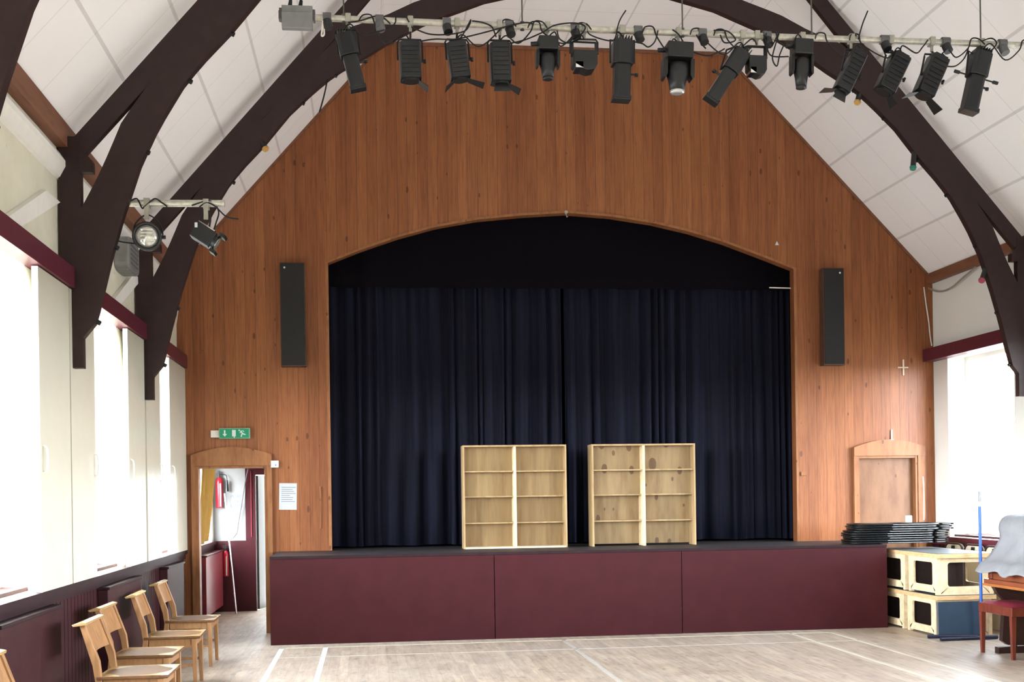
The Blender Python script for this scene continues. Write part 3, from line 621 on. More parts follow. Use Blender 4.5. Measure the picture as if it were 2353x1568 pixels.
def lamp(kind, px, ptop, pbot, w, label, opts=''):
    """lamp hung under the bar; ptop, pbot: body ends in the picture plane of the bar"""
    a = at(ptop[0], ptop[1], BY); b = at(pbot[0], pbot[1], BY); x = at(px, 60, BY).x; z = barz(x)
    t = root({'profile': 'profile_spotlight', 'fresnel': 'stage_lamp', 'mover': 'moving_head_lamp', 'flood': 'flood_lamp'}[kind], (x, BY, z), label, 'stage light', 'stage lights on the long bar')
    a = a-Vector((x, BY, z)); b = b-Vector((x, BY, z)); L = (b-a).length; ang = math.atan2(b.x-a.x, -(b.z-a.z))
    # clamp
    MB().box(-.02, .02, -.034, .034, -.03, .034).cyl((0, 0, -.03), (0, 0, -.075), .012, 8).build('hook_clamp', M['clamp'], t, bevel=.004)
    piv = a.lerp(b, .38 if kind != 'mover' else .25)
    R = Matrix.Translation(a) @ Matrix.Rotation(-ang, 4, 'Y') @ Matrix.Rotation(PI, 4, 'X')    # local +z runs from back end to front end
    # yoke: from clamp foot to both sides of the body
    y0 = min(-.07, a.z+.03); hw = w/2+.014
    if kind != 'mover':
        m = MB(); pv = piv
        m.tube([(pv.x-hw, 0, pv.z), (pv.x*.5+a.x*.5-hw, -.0, max(a.z+.0, y0-.08)), (a.x*.3-hw*.85, 0, y0-.008), (a.x*.3+hw*.85, 0, y0-.008), (pv.x*.5+a.x*.5+hw, 0, max(a.z+.0, y0-.08)), (pv.x+hw, 0, pv.z)], .0075, 6)
        m.cyl((0, 0, -.07), (a.x*.3, 0, y0-.008), .009, 6); m.build('yoke', M['black'], t)
    m = MB(); m.M = R; h = w/2
    if kind == 'profile':
        m.prism([(-h, -h*.7), (-h*.6, -h), (h*.6, -h), (h, -h*.7), (h, h*.7), (h*.6, h), (-h*.6, h), (-h, h*.7)], 'z', .02, L*.42)
        m.prism([(-h*.8, -h*.6), (-h*.5, -h*.8), (h*.5, -h*.8), (h*.8, -h*.6), (h*.8, h*.6), (h*.5, h*.8), (-h*.5, h*.8), (-h*.8, h*.6)], 'z', L*.42, L*.97)
        m.prism([(-h*.9, -h*.7), (h*.9, -h*.7), (h*.9, h*.7), (-h*.9, h*.7)], 'z', L*.93, L)
        bd = m.build('body', M['blackfin'], t, bevel=.004)
        m = MB(); m.M = R
        for k in range(6): m.box(-h*.7+k*h*.28, -h*.7+k*h*.28+.006, -h*.9, h*.9, -.012, .03)
        m.build('cooling_fin', M['black'], bd)
        m = MB(); m.M = R; sgn = -1 if 'kl' in opts else 1
        m.cyl((sgn*h*.7, 0, L*.55), (sgn*(h+.035), 0, L*.55), .009, 8).cyl((sgn*(h+.035), 0, L*.535), (sgn*(h+.035), 0, L*.575), .014, 8); m.build('focus_knob', M['black'], bd)
        if 'rods' in opts:
            m = MB(); m.M = R; m.cyl((-h-.1, 0, L*.42), (h+.1, 0, L*.42), .006, 6).cyl((-h-.11, 0, L*.42), (-h-.07, 0, L*.42), .014, 8).cyl((h+.07, 0, L*.42), (h+.11, 0, L*.42), .014, 8); m.build('shutter_rod', M['black'], t)
    elif kind == 'fresnel':
        m.prism([(-h*.85, -h), (h*.85, -h), (h, -h*.7), (h, h*.7), (h*.85, h), (-h*.85, h), (-h, h*.7), (-h, -h*.7)], 'z', .015, L*.8)
        bd = m.build('body', M['blackfin'], t, bevel=.004)
        m = MB(); m.M = R
        for k in range(7): m.box(-h*.75, h*.75, -h-.006, h+.006, .05+k*L*.09, .055+k*L*.09)
        m.box(-h*.7, h*.7, -h*.7, h*.7, -.004, .016); m.build('cooling_fin', M['black'], bd)
        m = MB(); m.M = R; m.cyl((0, 0, L*.78), (0, 0, L*.84), h*.82, 20); m.build('lens_ring', M['black'], t)
        m = MB(); m.M = R; m.cyl((h*.6, 0, L*.4), (h+.03, 0, L*.4), .007, 6).cyl((h+.03, 0, L*.36), (h+.03, 0, L*.44), .010, 8); m.build('focus_knob', M['black'], bd)
        fl = {'a': [(1, .35)], 'b': [(1, .5), (0, 0)], 'c': [(-1, .6), (0, 0)], 'd': [(-1, .4), (1, .7)]}[opts[0]] if opts else []
        for s_, sp in fl:
            m = MB(); m.M = R; zb = L*.84
            if s_ == 0: m.add([(-h*.6, h*.5, zb), (h*.6, h*.5, zb), (h*.85, h*.85, L*1.02), (-h*.85, h*.85, L*1.02), (-h*.6, h*.5+.004, zb), (h*.6, h*.5+.004, zb), (h*.85, h*.85+.004, L*1.02), (-h*.85, h*.85+.004, L*1.02)], [(0,1,2,3),(7,6,5,4),(0,4,5,1),(1,5,6,2),(2,6,7,3),(3,7,4,0)])
            else:
                q = [(s_*h*.75, -h*.6, zb), (s_*h*.75, h*.6, zb), (s_*(h+sp*.13), h*.9, zb+.05), (s_*(h+sp*.13), -h*.9, zb+.05)]
                m.add(q+[(p[0], p[1], p[2]+.004) for p in q], [(0,1,2,3),(7,6,5,4),(0,4,5,1),(1,5,6,2),(2,6,7,3),(3,7,4,0)])
            m.build('barn_door', M['black'], t)
    elif kind == 'mover':
        m.box(-h*.82, h*.82, -h*.8, h*.8, -.01, L*.30); m.build('base', M['black'], t, bevel=.008)
        m = MB(); m.M = R
        m.prism([(-h, L*.28), (-h*.72, L*.28), (-h*.72, L*.62), (-h*.85, L*.72), (-h, L*.68)], 'y', -h*.45, h*.45)
        m.build('yoke_arm', M['black'], t, bevel=.006); m = MB(); m.M = R
        m.prism([(h, L*.28), (h*.72, L*.28), (h*.72, L*.62), (h*.85, L*.72), (h, L*.68)], 'y', -h*.45, h*.45)
        m.build('yoke_arm', M['black'], t, bevel=.006)
        m = MB(); m.M = R @ Matrix.Translation((0, 0, 0)); m.lathe([(h*.3, L*.33), (h*.68, L*.38), (h*.7, L*.6), (h*.55, L*.78), (h*.46, L*.93), (h*.4, L*.93)], 20); m.build('head', M['black'], t)
        m = MB(); m.M = R; m.lathe([(h*.41, L*.925), (h*.46, L*.935), (h*.46, L*.985), (h*.30, L*1.0)], 20); m.build('lens', M['lens'] if 'g' in opts else M['black'], t)
        m = MB(); m.M = R; m.cyl((-h*.8, 0, .03), (-h-.035, 0, .035), .018, 8); m.build('power_inlet', M['black'], t)
    else:
        m.prism([(-h, L*.35), (h, L*.35), (h, L*.8), (h*.75, L*.95), (h*.2, L), (-h*.35, L*.93), (-h, L*.8)], 'y', -h*.8, h*.8); m.build('body', M['black'], t, bevel=.006)
        m = MB(); m.M = R; m.box(-h*.82, -h*.2, -h*.8, h*.8, L*.74, L*.93); m.build('reflector', M['chrome'], t)
        m = MB(); m.M = R; m.bar((-h*1.0, 0, 0), (h*1.0, 0, 0), .008, .02); m.bar((-h, 0, 0), (-h, 0, L*.5), .02, .008); m.bar((h, 0, 0), (h, 0, L*.5), .02, .008); m.build('frame', M['black'], t)
    # supply cable looping back up to the bar
    rnd = random.Random(px); s_ = rnd.choice((-1, 1)); e = Vector((s_*rnd.uniform(.2, .36), -.03, -.01))
    q = a+Vector((0, -.02, .01)); mid = (q+e)/2+Vector((rnd.uniform(-.05, .05), -.03, -rnd.uniform(.06, .12)))
    pts = [q, q+Vector((s_*.05, -.03, .03)), mid, e+Vector((-.03*s_, 0, -.04)), e+Vector((0, .0, .035)), e+Vector((.06*s_, .0, .035)), e+Vector((.09*s_, -.035, -.02))]
    MB().tube(spl(pts, 6), .0055, 5).build('cable', M['cable'], t)
    return t
lamp('profile', 800, (790, 74), (824, 208), .135, 'long black profile spotlight leaning right, leftmost on the long bar')
lamp('fresnel', 943, (941, 98), (945, 206), .155, 'upright black stage lamp with one open flap, second from left on the long bar', 'a')
lamp('fresnel', 1050, (1047, 98), (1062, 203), .145, 'slightly tilted black stage lamp, third from left on the long bar', 'd')
lamp('fresnel', 1148, (1147, 100), (1152, 214), .15, 'black stage lamp with flared flap and side flap, fourth from left', 'b')
lamp('mover', 1257, (1258, 92), (1259, 184), .18, 'short black lamp tapering to a nose, fifth from left on the long bar')
lamp('flood', 1342, (1342, 97), (1342, 168), .18, 'small flood lamp in a square yoke with silver reflector', )
lamp('profile', 1429, (1431, 92), (1427, 233), .155, 'long black profile spotlight hanging straight down near the bar centre')
lamp('mover', 1558, (1558, 108), (1556, 216), .24, 'largest black moving head with bright glass lens', 'g')
lamp('profile', 1705, (1708, 116), (1632, 234), .135, 'long profile spotlight tilted steeply to the left', 'kl')
lamp('flood', 1738, (1737, 108), (1737, 178), .14, 'small black lamp half hidden behind the steeply tilted spotlight')
lamp('mover', 1842, (1842, 98), (1841, 205), .175, 'short black moving head in front of the right arch', )
lamp('fresnel', 1955, (1975, 120), (1922, 232), .125, 'tilted black lamp with two open flaps in front of the right truss', 'c')
lamp('fresnel', 2045, (2070, 128), (2022, 230), .15, 'tilted grey-black lamp overlapping the right truss, fourth from the right', 'a')
lamp('fresnel', 2140, (2158, 132), (2112, 240), .15, 'tilted lamp with flared flaps between the truss and the rightmost spotlight', 'd')
lamp('profile', 2253, (2256, 118), (2225, 260), .145, 'long dark profile spotlight with side rods, rightmost on the long bar', 'rods')
BYc = BY-.035
for k, (pts, lbl) in enumerate([
    ([(800, 52), (830, 47), (862, 37), (880, 40), (897, 55)], 'black cable crossing the bar right of the leftmost spotlight'),
    ([(945, 62), (985, 78), (1030, 79), (1070, 70), (1082, 45), (1060, 85), (1045, 92)], 'black cable with connector dipping between second and third lamps'),
    ([(965, 95), (1000, 90), (1045, 90), (1100, 78), (1160, 62), (1205, 52), (1225, 55)], 'long black cable running over third and fourth lamps'),
    ([(1085, 48), (1110, 52), (1130, 62), (1140, 85)], 'short black cable dropping to the fourth lamp'),
    ([(1170, 100), (1205, 92), (1245, 75), (1275, 58), (1320, 53), (1345, 62), (1330, 85), (1318, 92)], 'black cable arching between fifth and sixth lamps'),
    ([(1280, 70), (1285, 88), (1300, 98), (1310, 98)], 'small black loop left of the flood lamp yoke'),
    ([(1438, 24), (1425, 45), (1418, 68), (1417, 80)], 'thin wire sticking up above the straight profile spotlight'),
    ([(1450, 95), (1475, 100), (1490, 108), (1505, 95), (1512, 70)], 'black cable looping right of the straight profile spotlight'),
    ([(1545, 68), (1560, 80), (1575, 105), (1590, 118), (1625, 128), (1650, 120), (1665, 112)], 'black cable from the moving head to the tilted spotlight'),
    ([(1600, 80), (1612, 100), (1622, 112)], 'short black cable hanging behind the moving head'),
    ([(1640, 70), (1672, 72), (1690, 92), (1665, 98), (1655, 80)], 'curled black cable above the steeply tilted spotlight'),
    ([(1755, 80), (1770, 110), (1790, 75), (1775, 130), (1785, 152), (1792, 125), (1805, 95)], 'looping black cable left of the second moving head'),
    ([(1760, 100), (1772, 128), (1812, 130)], 'short black cable into the second moving head'),
    ([(1994, 25), (1982, 55), (1972, 90)], 'thin wire sticking up at the right truss'),
    ([(2068, 120), (2075, 105), (2105, 122), (2120, 108), (2132, 92)], 'black cable sagging between the two tilted lamps'),
    ([(2172, 152), (2195, 152), (2215, 135), (2225, 112)], 'black cable sagging left of the rightmost spotlight'),
    ([(2255, 95), (2278, 88), (2290, 100), (2275, 120)], 'grey cable curling over the bar at the rightmost spotlight')]):
    cab('cable', [at(x, y, BYc-.01*(k % 3)) for x, y in pts], .0055, M['cable'], lbl)
cab('cable', [at(x, y, BYc) for x, y in ((742, 48), (740, 70), (739, 82), (745, 78), (743, 55))], .007, M['whitecable'], 'white cable loop beside the grey electrical box')
cab('cable', [at(x, y, -1.09) for x, y in ((752, 182), (748, 205), (742, 230), (734, 258))], .008, M['cable'], 'black cable end dangling from the left truss')
# ------------------------------------------------------------------ small bar on the left truss
SYB = -3.72
sb = root('lamp_bracket_bar', (-3.5, SYB, 3.83), 'short pale steel bar fixed to the left truss', 'bracket bar')
_a, _b = at(262, 467, SYB), at(516, 468, SYB); MB().cyl(_a, _b, .026, 14).build('tube', M['tube'], sb, world=True)
for px in (338, 474):
    x = at(px, 470, SYB).x; zb = _a.z; MB().box(x-.02, x+.02, SYB-.034, SYB+.034, zb-.035, zb+.035).box(x-.016, x+.016, SYB-.036, SYB-.026, zb-.12, zb-.035).build('hook_clamp', M['clamp'], sb, world=True)
p = at(339, 545, SYB)
t = root('par_lamp', tuple(p), 'round glass par lamp facing the hall on the short bar', 'stage light')
m = MB(); m.M = Matrix.Rotation(math.radians(97), 4, 'X') @ Matrix.Rotation(math.radians(6), 4, 'Y')
m.lathe([(.045, -.20), (.085, -.16), (.10, -.05), (.105, .05), (.105, .075), (.086, .075), (.086, .05)], 28); m.build('housing', M['black'], t)
m = MB(); m.M = Matrix.Rotation(math.radians(97), 4, 'X') @ Matrix.Rotation(math.radians(6), 4, 'Y')
m.lathe([(.085, .045), (.08, .062), (.05, .07), (.0001, .074)], 28)
ln = m.build('lens', M['lens'], t)
m = MB(); m.M = Matrix.Rotation(math.radians(97), 4, 'X') @ Matrix.Rotation(math.radians(6), 4, 'Y')
for k in range(5): m.box(-.045, .045, -.05+k*.024, -.044+k*.024, .066, .078)
m.build('lens_rib', M['chrome'], ln)
m = MB().tube(spl([(-.11, .02, -.01), (-.09, .02, .1), (0, .0, .165), (.09, .02, .1), (.11, .02, -.01)], 5), .006); m.build('yoke', M['black'], t)
MB().cyl((.10, 0, 0), (.13, 0, 0), .015, 8).build('knob', M['black'], t)
MB().tube(spl([(-.09, .05, -.04), (-.2, .03, -.03), (-.26, .02, 0), (-.3, .03, .04)], 5), .006).build('cable', M['cable'], t)
p = at(474, 500, SYB)
t = root('profile_spotlight', tuple(p), 'black profile spotlight aimed down to the right on the short bar', 'stage light')
a, b = at(448, 528, SYB)-p, at(507, 566, SYB)-p; L = (b-a).length; ang = math.atan2(b.x-a.x, -(b.z-a.z))
R = Matrix.Translation(a) @ Matrix.Rotation(-ang, 4, 'Y') @ Matrix.Rotation(PI, 4, 'X'); h = .062
m = MB(); m.M = R; m.box(-h, h, -h, h, 0, L*.72); m.build('body', M['black'], t, bevel=.006)
m = MB(); m.M = R; m.cyl((0, 0, L*.7), (0, 0, L*.85), h*.95, 20); m.build('lens_tube', M['black'], t)
m = MB(); m.M = R; m.cyl((0, 0, L*.85), (0, 0, L*.87), h*.8, 20); m.build('lens', M['lens'], t)
m = MB(); m.M = R; m.box(-h*1.3, -h*.9, -h, h, L*.8, L*1.0).box(h*.9, h*1.3, -h, h, L*.8, L*1.0); m.build('barn_door', M['black'], t)
m = MB(); m.M = R; m.box(h, h+.008, -h*.9, h*.9, .0, L*.62); m.build('gel_slide', M['chrome'], t)
MB().tube(spl([(-.02, 0, .06), (-.03, 0, .0), (-.06, -.02, -.07)], 4), .008).tube(spl([(.0, 0, .06), (.03, 0, .0), (.02, -.02, -.09)], 4), .008).build('yoke', M['black'], t)
MB().box(-.075, -.055, -.075, -.066, -.09, -.055).build('tag', M['signwhite'], t)
MB().tube(spl([(.05, .0, -.1), (.07, 0, -.04), (.09, 0, .05), (.03, -.02, .12), (-.1, -.03, .08)], 5), .006).build('cable', M['cable'], t)
cab('cable', [at(x, y, SYB-.03) for x, y in ((300, 462), (315, 457), (326, 478), (332, 475), (355, 457), (372, 466), (384, 475))], .006, M['cable'], 'black cable wound round the short bar')
cab('cable', [at(x, y, SYB-.03) for x, y in ((458, 476), (475, 466), (495, 475), (520, 498), (548, 504))], .006, M['cable'], 'black cable leaving the right end of the short bar')
# coloured mini spots on the truss near the stage
for px, (x, y), dx, col, lb_ in ((0, (600, 322), (10, 20), 'gold', 'small black spot with amber lens on the left arch'), (1, (2101, 350), (-3, 35), 'teal', 'small black spot with green lens on the right arch'),
                       (2, (2266, 616), (-10, 28), 'pink', 'small black spot with pink lens low on the right arch'), (3, (1975, 215), (-5, 20), 'gold', 'small black spot with amber lens on the upper right arch')):
    a = at(x, y, -1.0); b = at(x+dx[0], y+dx[1], -1.05); t = root('mini_spot', tuple(a), lb_, 'spotlight', 'mini spots on the stage truss')
    d = b-a; MB().cyl((0, 0, 0), d, .028, 12).build('body', M['black'], t); MB().cyl(d*.98, d*1.12, .036, 14, .03).build('lens', M[col], t)
# ------------------------------------------------------------------ chairs along the left wall
def make_chair(label):
    t = root('wooden_chair', (0, 0, 0), label, 'chair', 'wooden chairs along the left wall')
    # local: seat faces +x, width along y
    w = .25
    vv = []; m = MB()
    nx, ny = 8, 10
    for i in range(nx+1):
        for j in range(ny+1):
            u, v_ = i/nx, j/ny
            e = min(1, min(u, 1-u)*6, min(v_, 1-v_)*6)
            vv.append((.0+.455*u, -w-.005+(2*w+.01)*v_, .452-.012*math.sin(PI*u)*math.sin(PI*v_)-(1-e)*.004))
    m.add(vv, [(i*(ny+1)+j, (i+1)*(ny+1)+j, (i+1)*(ny+1)+j+1, i*(ny+1)+j+1) for i in range(nx) for j in range(ny)], True); m.build('seat_top', M['seat'], t)
    MB().box(.0, .455, -w-.005, w+.005, .425, .4475).build('seat', M['seatedge'], t, bevel=.006)
    m = MB()
    m.box(.04, .42, -w+.012, -w+.034, .365, .424).box(.04, .42, w-.034, w-.012, .365, .424).box(.395, .418, -w+.03, w-.03, .365, .424).box(.02, .045, -w+.03, w-.03, .365, .424); m.build('seat_rail', M['oak'], t)
    for sy in (-1, 1):
        y = sy*(w-.022)
        m = MB(); q = [(.405, y, .424), (.412, y, 0)]
        vv = [(x_+dx*k, y_+dy*k, z_) for (x_, y_, z_), k in ((q[0], .021), (q[1], .015)) for dx, dy in ((-1,-1),(1,-1),(1,1),(-1,1))]
        m.add(vv, [(3,2,1,0),(4,5,6,7),(0,1,5,4),(1,2,6,5),(2,3,7,6),(3,0,4,7)]); m.build('front_leg', M['oak'], t, bevel=.003)
        m = MB(); prof = [(-.06, 0), (-.02, 0), (.035, .42), (.02, .55), (-.07, .795), (-.105, .79), (-.025, .52), (-.01, .42)]
        m.prism([prof[i] for i in (0, 1, 2, 3, 4, 5, 6, 7)], 'y', y-.02, y+.02); m.build('back_leg', M['oak'], t, bevel=.004)
        m = MB().bar((.0, y, .2), (.405, y, .2), .022, .022); m.build('side_stretcher', M['oak'], t)
    m = MB(); K = 8; vv = []
    for j in range(K+1):
        yv = -w+.04+(2*w-.08)*j/K; bow = -.018*math.sin(PI*j/K)
        for x_, z_ in ((-.028+bow, .60), (-.098+bow, .785), (-.082+bow, .79), (-.012+bow, .605)): vv.append((x_, yv, z_))
    m.add(vv, [(i*4+k, (i+1)*4+k, (i+1)*4+(k+1) % 4, i*4+(k+1) % 4) for i in range(K) for k in range(4)]+[(0, 1, 2, 3), (K*4+3, K*4+2, K*4+1, K*4)]); m.build('backrest', M['oak'], t)
    m = MB(); m.prism([(-.15, .79), (-.14, .776), (-.06, .786), (-.055, .803), (-.09, .81)], 'y', -w-.012, w+.012); m.build('top_rail', M['seat'], t, bevel=.004)
    MB().bar((-.03, -w+.02, .2), (-.03, w-.02, .2), .022, .022).build('rear_stretcher', M['oak'], t)
    return t
ch = make_chair('light oak chair with top rail, nearest full chair to the camera')
spots = [(-3.866, -4.51, 0, None), (-3.995, -3.48, -.02, 'light oak chair against the wall, second full chair from the camera'),
         (-3.975, -2.33, .03, 'light oak chair, third full chair from the camera, before the boxed radiator'), (-4.015, -1.0, 0, 'light oak chair furthest from the camera, nearest the doorway'),
         (-3.97, -6.36, 0, 'light oak chair cut off at the bottom left corner')]
for i, (x, y, rz, lbl) in enumerate(spots):
    o = ch if i == 0 else copy_tree(ch); o.location = (x, y, 0); o.rotation_euler.z = rz
    if lbl: o['label'] = lbl
# ------------------------------------------------------------------ staging units at the right
def frame_panel(m, ax, c0, th, u0, u1, z0, z1, hu0, hu1, hz0, hz1):
    """panel with one rounded cut-out; ax 'x': plane x=c0 spanning y; ax 'y': plane y=c0 spanning x"""
    r = .03; k = 4; ring = []
    for (cu, cz, a0) in ((hu1-r, hz1-r, 0), (hu0+r, hz1-r, PI/2), (hu0+r, hz0+r, PI), (hu1-r, hz0+r, 1.5*PI)):
        for i in range(k+1): a = a0+PI/2*i/k; ring.append((cu+r*math.cos(a), cz+r*math.sin(a)))
    outer = []
    for (u, z) in ring:                                 # project ring points to the outer rectangle
        cu, cz = (hu0+hu1)/2, (hz0+hz1)/2; du, dz = u-cu, z-cz
        su = (u1-cu)/du if du > 1e-9 else ((u0-cu)/du if du < -1e-9 else 1e9); sz = (z1-cz)/dz if dz > 1e-9 else ((z0-cz)/dz if dz < -1e-9 else 1e9)
        s_ = min(abs(su), abs(sz)); outer.append((cu+du*s_, cz+dz*s_))
    crn = {(1, 1): (u1, z1), (-1, 1): (u0, z1), (-1, -1): (u0, z0), (1, -1): (u1, z0)}
    for gi, key in ((2, (1, 1)), (k+1+2, (-1, 1)), (2*(k+1)+2, (-1, -1)), (3*(k+1)+2, (1, -1))): outer[gi] = crn[key]
    n_ = len(ring)
    def P(p, t_): return (t_, p[0], p[1]) if ax == 'x' else (p[0], t_, p[1])
    vv = [P(p, c0) for p in ring]+[P(p, c0) for p in outer]+[P(p, c0+th) for p in ring]+[P(p, c0+th) for p in outer]
    fs = []
    for i in range(n_):
        j = (i+1) % n_; fs += [(i, j, n_+j, n_+i), (2*n_+j, 2*n_+i, 3*n_+i, 3*n_+j), (i, 2*n_+i, 2*n_+j, j), (n_+i, n_+j, 3*n_+j, 3*n_+i)]
    m.add(vv, fs)
def staging(x0, x1, y0, y1, zb, H, label):
    t = root('staging_block', ((x0+x1)/2, (y0+y1)/2, zb), label, 'staging block', 'stacked staging blocks beside the stage')
    hx, hy = (x1-x0)/2, (y1-y0)/2; T = .05
    MB().box(-hx-.02, hx+.02, -hy-.04, hy+.0, H-T, H-.004).build('deck_edge', M['birchedge'], t, bevel=.002)
    MB().box(-hx-.016, hx+.016, -hy-.036, hy-.004, H-.004, H).build('deck', M['deck'], t)
    for c in (-hx, hx-.022):
        m = MB(); frame_panel(m, 'x', c, .022, -hy+.05, hy-.05, 0, H-T, -hy+.14, hy-.14, .10, H-T-.05); m.build('side_frame', M['birch'], t)
    for c in (-hy+.03, hy-.052):
        m = MB(); frame_panel(m, 'y', c, .022, -hx+.03, hx-.03, 0, H-T, -hx+.12, hx-.12, .09, H-T-.05); m.build('end_frame', M['birch'], t)
    MB().box(-.01, .01, -hy+.06, hy-.06, .01, H-T-.002).build('shade_board', M['dark'], t); MB().box(-hx+.03, -.012, hy-.1, hy-.085, .01, H-T-.002).build('shade_board', M['dark'], t)  # dark boards added inside so the cut-outs look shadowed
    for sy in (-1, 1):
        MB().box(-hx-.004, -hx+.04, sy*(hy-.05)-.024, sy*(hy-.05)+.024, 0.001, H-T).build('corner_post', M['birch'], t)
        MB().box(hx-.04, hx+.004, sy*(hy-.05)-.024, sy*(hy-.05)+.024, 0.001, H-T).build('corner_post', M['birch'], t)
    return t
staging(3.965, 4.60, -.68, .04, 0, .445, 'lower staging block nearest the camera behind the blue board')
staging(3.965, 4.60, .08, .80, 0, .445, 'lower staging block tucked beside the stage end')
staging(3.965, 4.60, -.72, .0, .447, .45, 'upper staging block nearest the camera, grey deck on pale frame')
staging(3.965, 4.60, .04, .76, .447, .45, 'upper staging block under the stack of folded chairs')
t = root('leaning_board', (4.17, -.80, 0), 'slate blue board standing against the lower staging block', 'board')
m = MB(); m.M = Matrix.Rotation(math.radians(-2), 4, 'X'); m.box(-.255, .25, -.012, .012, .0, .385); m.build('panel', M['blueboard'], t)
m = MB(); m.M = Matrix.Rotation(math.radians(-2), 4, 'X'); m.box(-.265, -.255, -.013, .013, .0, .385); m.build('edge_strip', M['chairrib'], t)
t = root('net_post', (4.345, -.9, 0), 'tall blue badminton net post with dark floor feet', 'net post')
MB().cyl((0, 0, .03), (0, 0, 1.40), .0165, 14).build('pole', M['bluepole'], t)
MB().cyl((0, 0, 1.40), (0, 0, 1.452), .0168, 14).build('white_band', M['signwhite'], t); MB().cyl((0, 0, 1.452), (0, 0, 1.56), .016, 14).build('top_cap', M['box'], t)
MB().cyl((-.55, .1, .022), (.0, .02, .022), .020, 10).build('foot', M['navy'], t); MB().cyl((-.53, -.14, .022), (.12, -.10, .022), .020, 10).build('foot', M['navy'], t); MB().box(-.02, .02, -.13, .04, .005, .035).build('base_plate', M['navy'], t)
# folded chairs stacked flat on the stage end
def folded(label):
    t = root('folded_chair', (0, 0, 0), label, 'folding chair', 'black folding chairs stacked flat')
    m = MB(); L, w, r = 1.0, .42, .1; path = []
    for cx, cy_, a0 in ((L-r, w/2-r, 0), (r, w/2-r, PI/2), (r, -w/2+r, PI), (L-r, -w/2+r, 1.5*PI)):
        for i in range(5): a = a0+PI/2*i/4; path.append((cx+r*math.cos(a), cy_+r*math.sin(a), .013))
    m.tube(path+[path[0]], .011, 8); m.build('frame', M['chairblack'], t)
    MB().box(.12, .50, -.18, .18, .004, .024).build('seat', M['chairblack'], t, bevel=.006); MB().box(.64, .86, -.19, .19, .004, .022).build('backrest', M['chairblack'], t, bevel=.006)
    MB().box(.42, .95, -.222, -.212, .009, .015).build('edge_strip', M['chairrib'], t)
    MB().box(1.0, 1.16, -.19, .1, .003, .022).build('foot_bar', M['chairblack'], t, bevel=.005)
    MB().box(1.02, 1.12, -.193, -.19, .007, .017).build('foot_strip', M['chairrib'], t)
    return t
fc = folded('black folding chair lying flat, topmost of the stack on the stage end')
nm = ['bottom', 'second from the bottom', 'third from the bottom', 'fourth from the bottom', 'middle one', 'fourth from the top', 'third from the top', 'second from the top']
rnd = random.Random(4)
for i in range(9):
    o = fc if i == 8 else copy_tree(fc)
    ex = .04 if i >= 6 else 0
    o.location = (3.47+rnd.uniform(-.02, .02)+ex, .54+rnd.uniform(-.01, .01), .965+i*.0262); o.rotation_euler.z = rnd.uniform(-.02, .02)-(.05 if i >= 6 else 0.03)
    if i < 8: o['label'] = 'black folding chair lying flat in the stack, '+nm[i]+(' of the stack' if 'middle' not in nm[i] else ' of the pile')
tag(MB().box(4.175, 4.245, .45, .50, 1.202, 1.285).build('white_tub', M['signwhite'], bevel=.008), 'small white tub on top of the stacked folding chairs', 'tub')
# cream tables leaning on the right wall
for k, yy_ in enumerate((.78, .31, -.16)):
    t = root('folded_table', (XR-.11, yy_, 0), ['cream folding table leaning on the right wall, furthest from camera', 'middle cream folding table leaning on the right wall', 'cream folding table leaning on the right wall, nearest the piano'][k], 'folding table', 'cream folding tables against the right wall')
    t.rotation_euler.y = math.radians(2.5)
    pr = [(-.21, .0)]+[(-.21+.09*(1-math.cos(i*PI/12)), .84+.09*math.sin(i*PI/12)) for i in range(7)]+[(.21-.09*(1-math.cos(i*PI/12)), .84+.09*math.sin(i*PI/12)) for i in range(6, -1, -1)]+[(.21, .0)]
    tt = MB().prism(pr, 'x', -.015, .012).build('table_top', M['cream'], t)
    m = MB().tube([(-.02, y_, z_+.012 if z_ == 0 else z_) for y_, z_ in pr], .012, 8); m.build('edge_frame', M['dark'], t)
    MB().box(-.04, -.016, -.025, .025, .86, .905).build('latch', M['black'], tt, bevel=.003)
# ------------------------------------------------------------------ piano, dust sheet, stool
t = root('piano', (4.4, -2.5, 0), 'upright mahogany piano half out of the picture under a grey sheet', 'piano')
PY0, PY1 = -3.35, -1.95
MB().box(4.42, 4.78, PY0, PY1, .06, 1.27).build('case', M['piano'], t, world=True, bevel=.006)
MB().box(4.405, 4.42, PY0+.04, PY1-.04, .09, .56).build('lower_panel', M['pianolt'], t, world=True)
MB().box(4.40, 4.404, PY0+.04, PY1-.04, .285, .29).build('panel_groove', M['pianodk'], t, world=True)
MB().box(3.80, 4.45, PY0, PY1, .655, .72).build('key_bed', M['piano'], t, world=True, bevel=.006)
MB().box(3.785, 3.80, PY0, PY1, .655, .68).build('key_slip', M['pianolt'], t, world=True)
MB().box(3.84, 4.42, PY1-.07, PY1-.005, .72, .86).box(3.84, 4.42, PY0+.005, PY0+.07, .72, .86).build('key_cheek', M['piano'], t, world=True, bevel=.01)
MB().box(3.86, 4.42, PY0+.07, PY1-.07, .72, .83).build('fall_board', M['piano'], t, world=True)
for y in (PY1-.08, PY0+.02):
    MB().prism([(4.44, .06), (4.44, .65), (3.86, .65), (3.9, .58), (3.98, .5), (3.96, .38), (3.94, .12), (4.0, .08)][:8], 'y', y, y+.06).build('leg', M['pianodk'], t, world=True)
MB().box(3.9, 4.45, PY1-.085, PY1-.01, 0.0, .06).build('toe_block', M['pianodk'], t, world=True)
MB().box(4.45, 4.76, PY0+.1, PY1-.1, 0.0, .06).build('plinth', M['pianodk'], t, world=True)
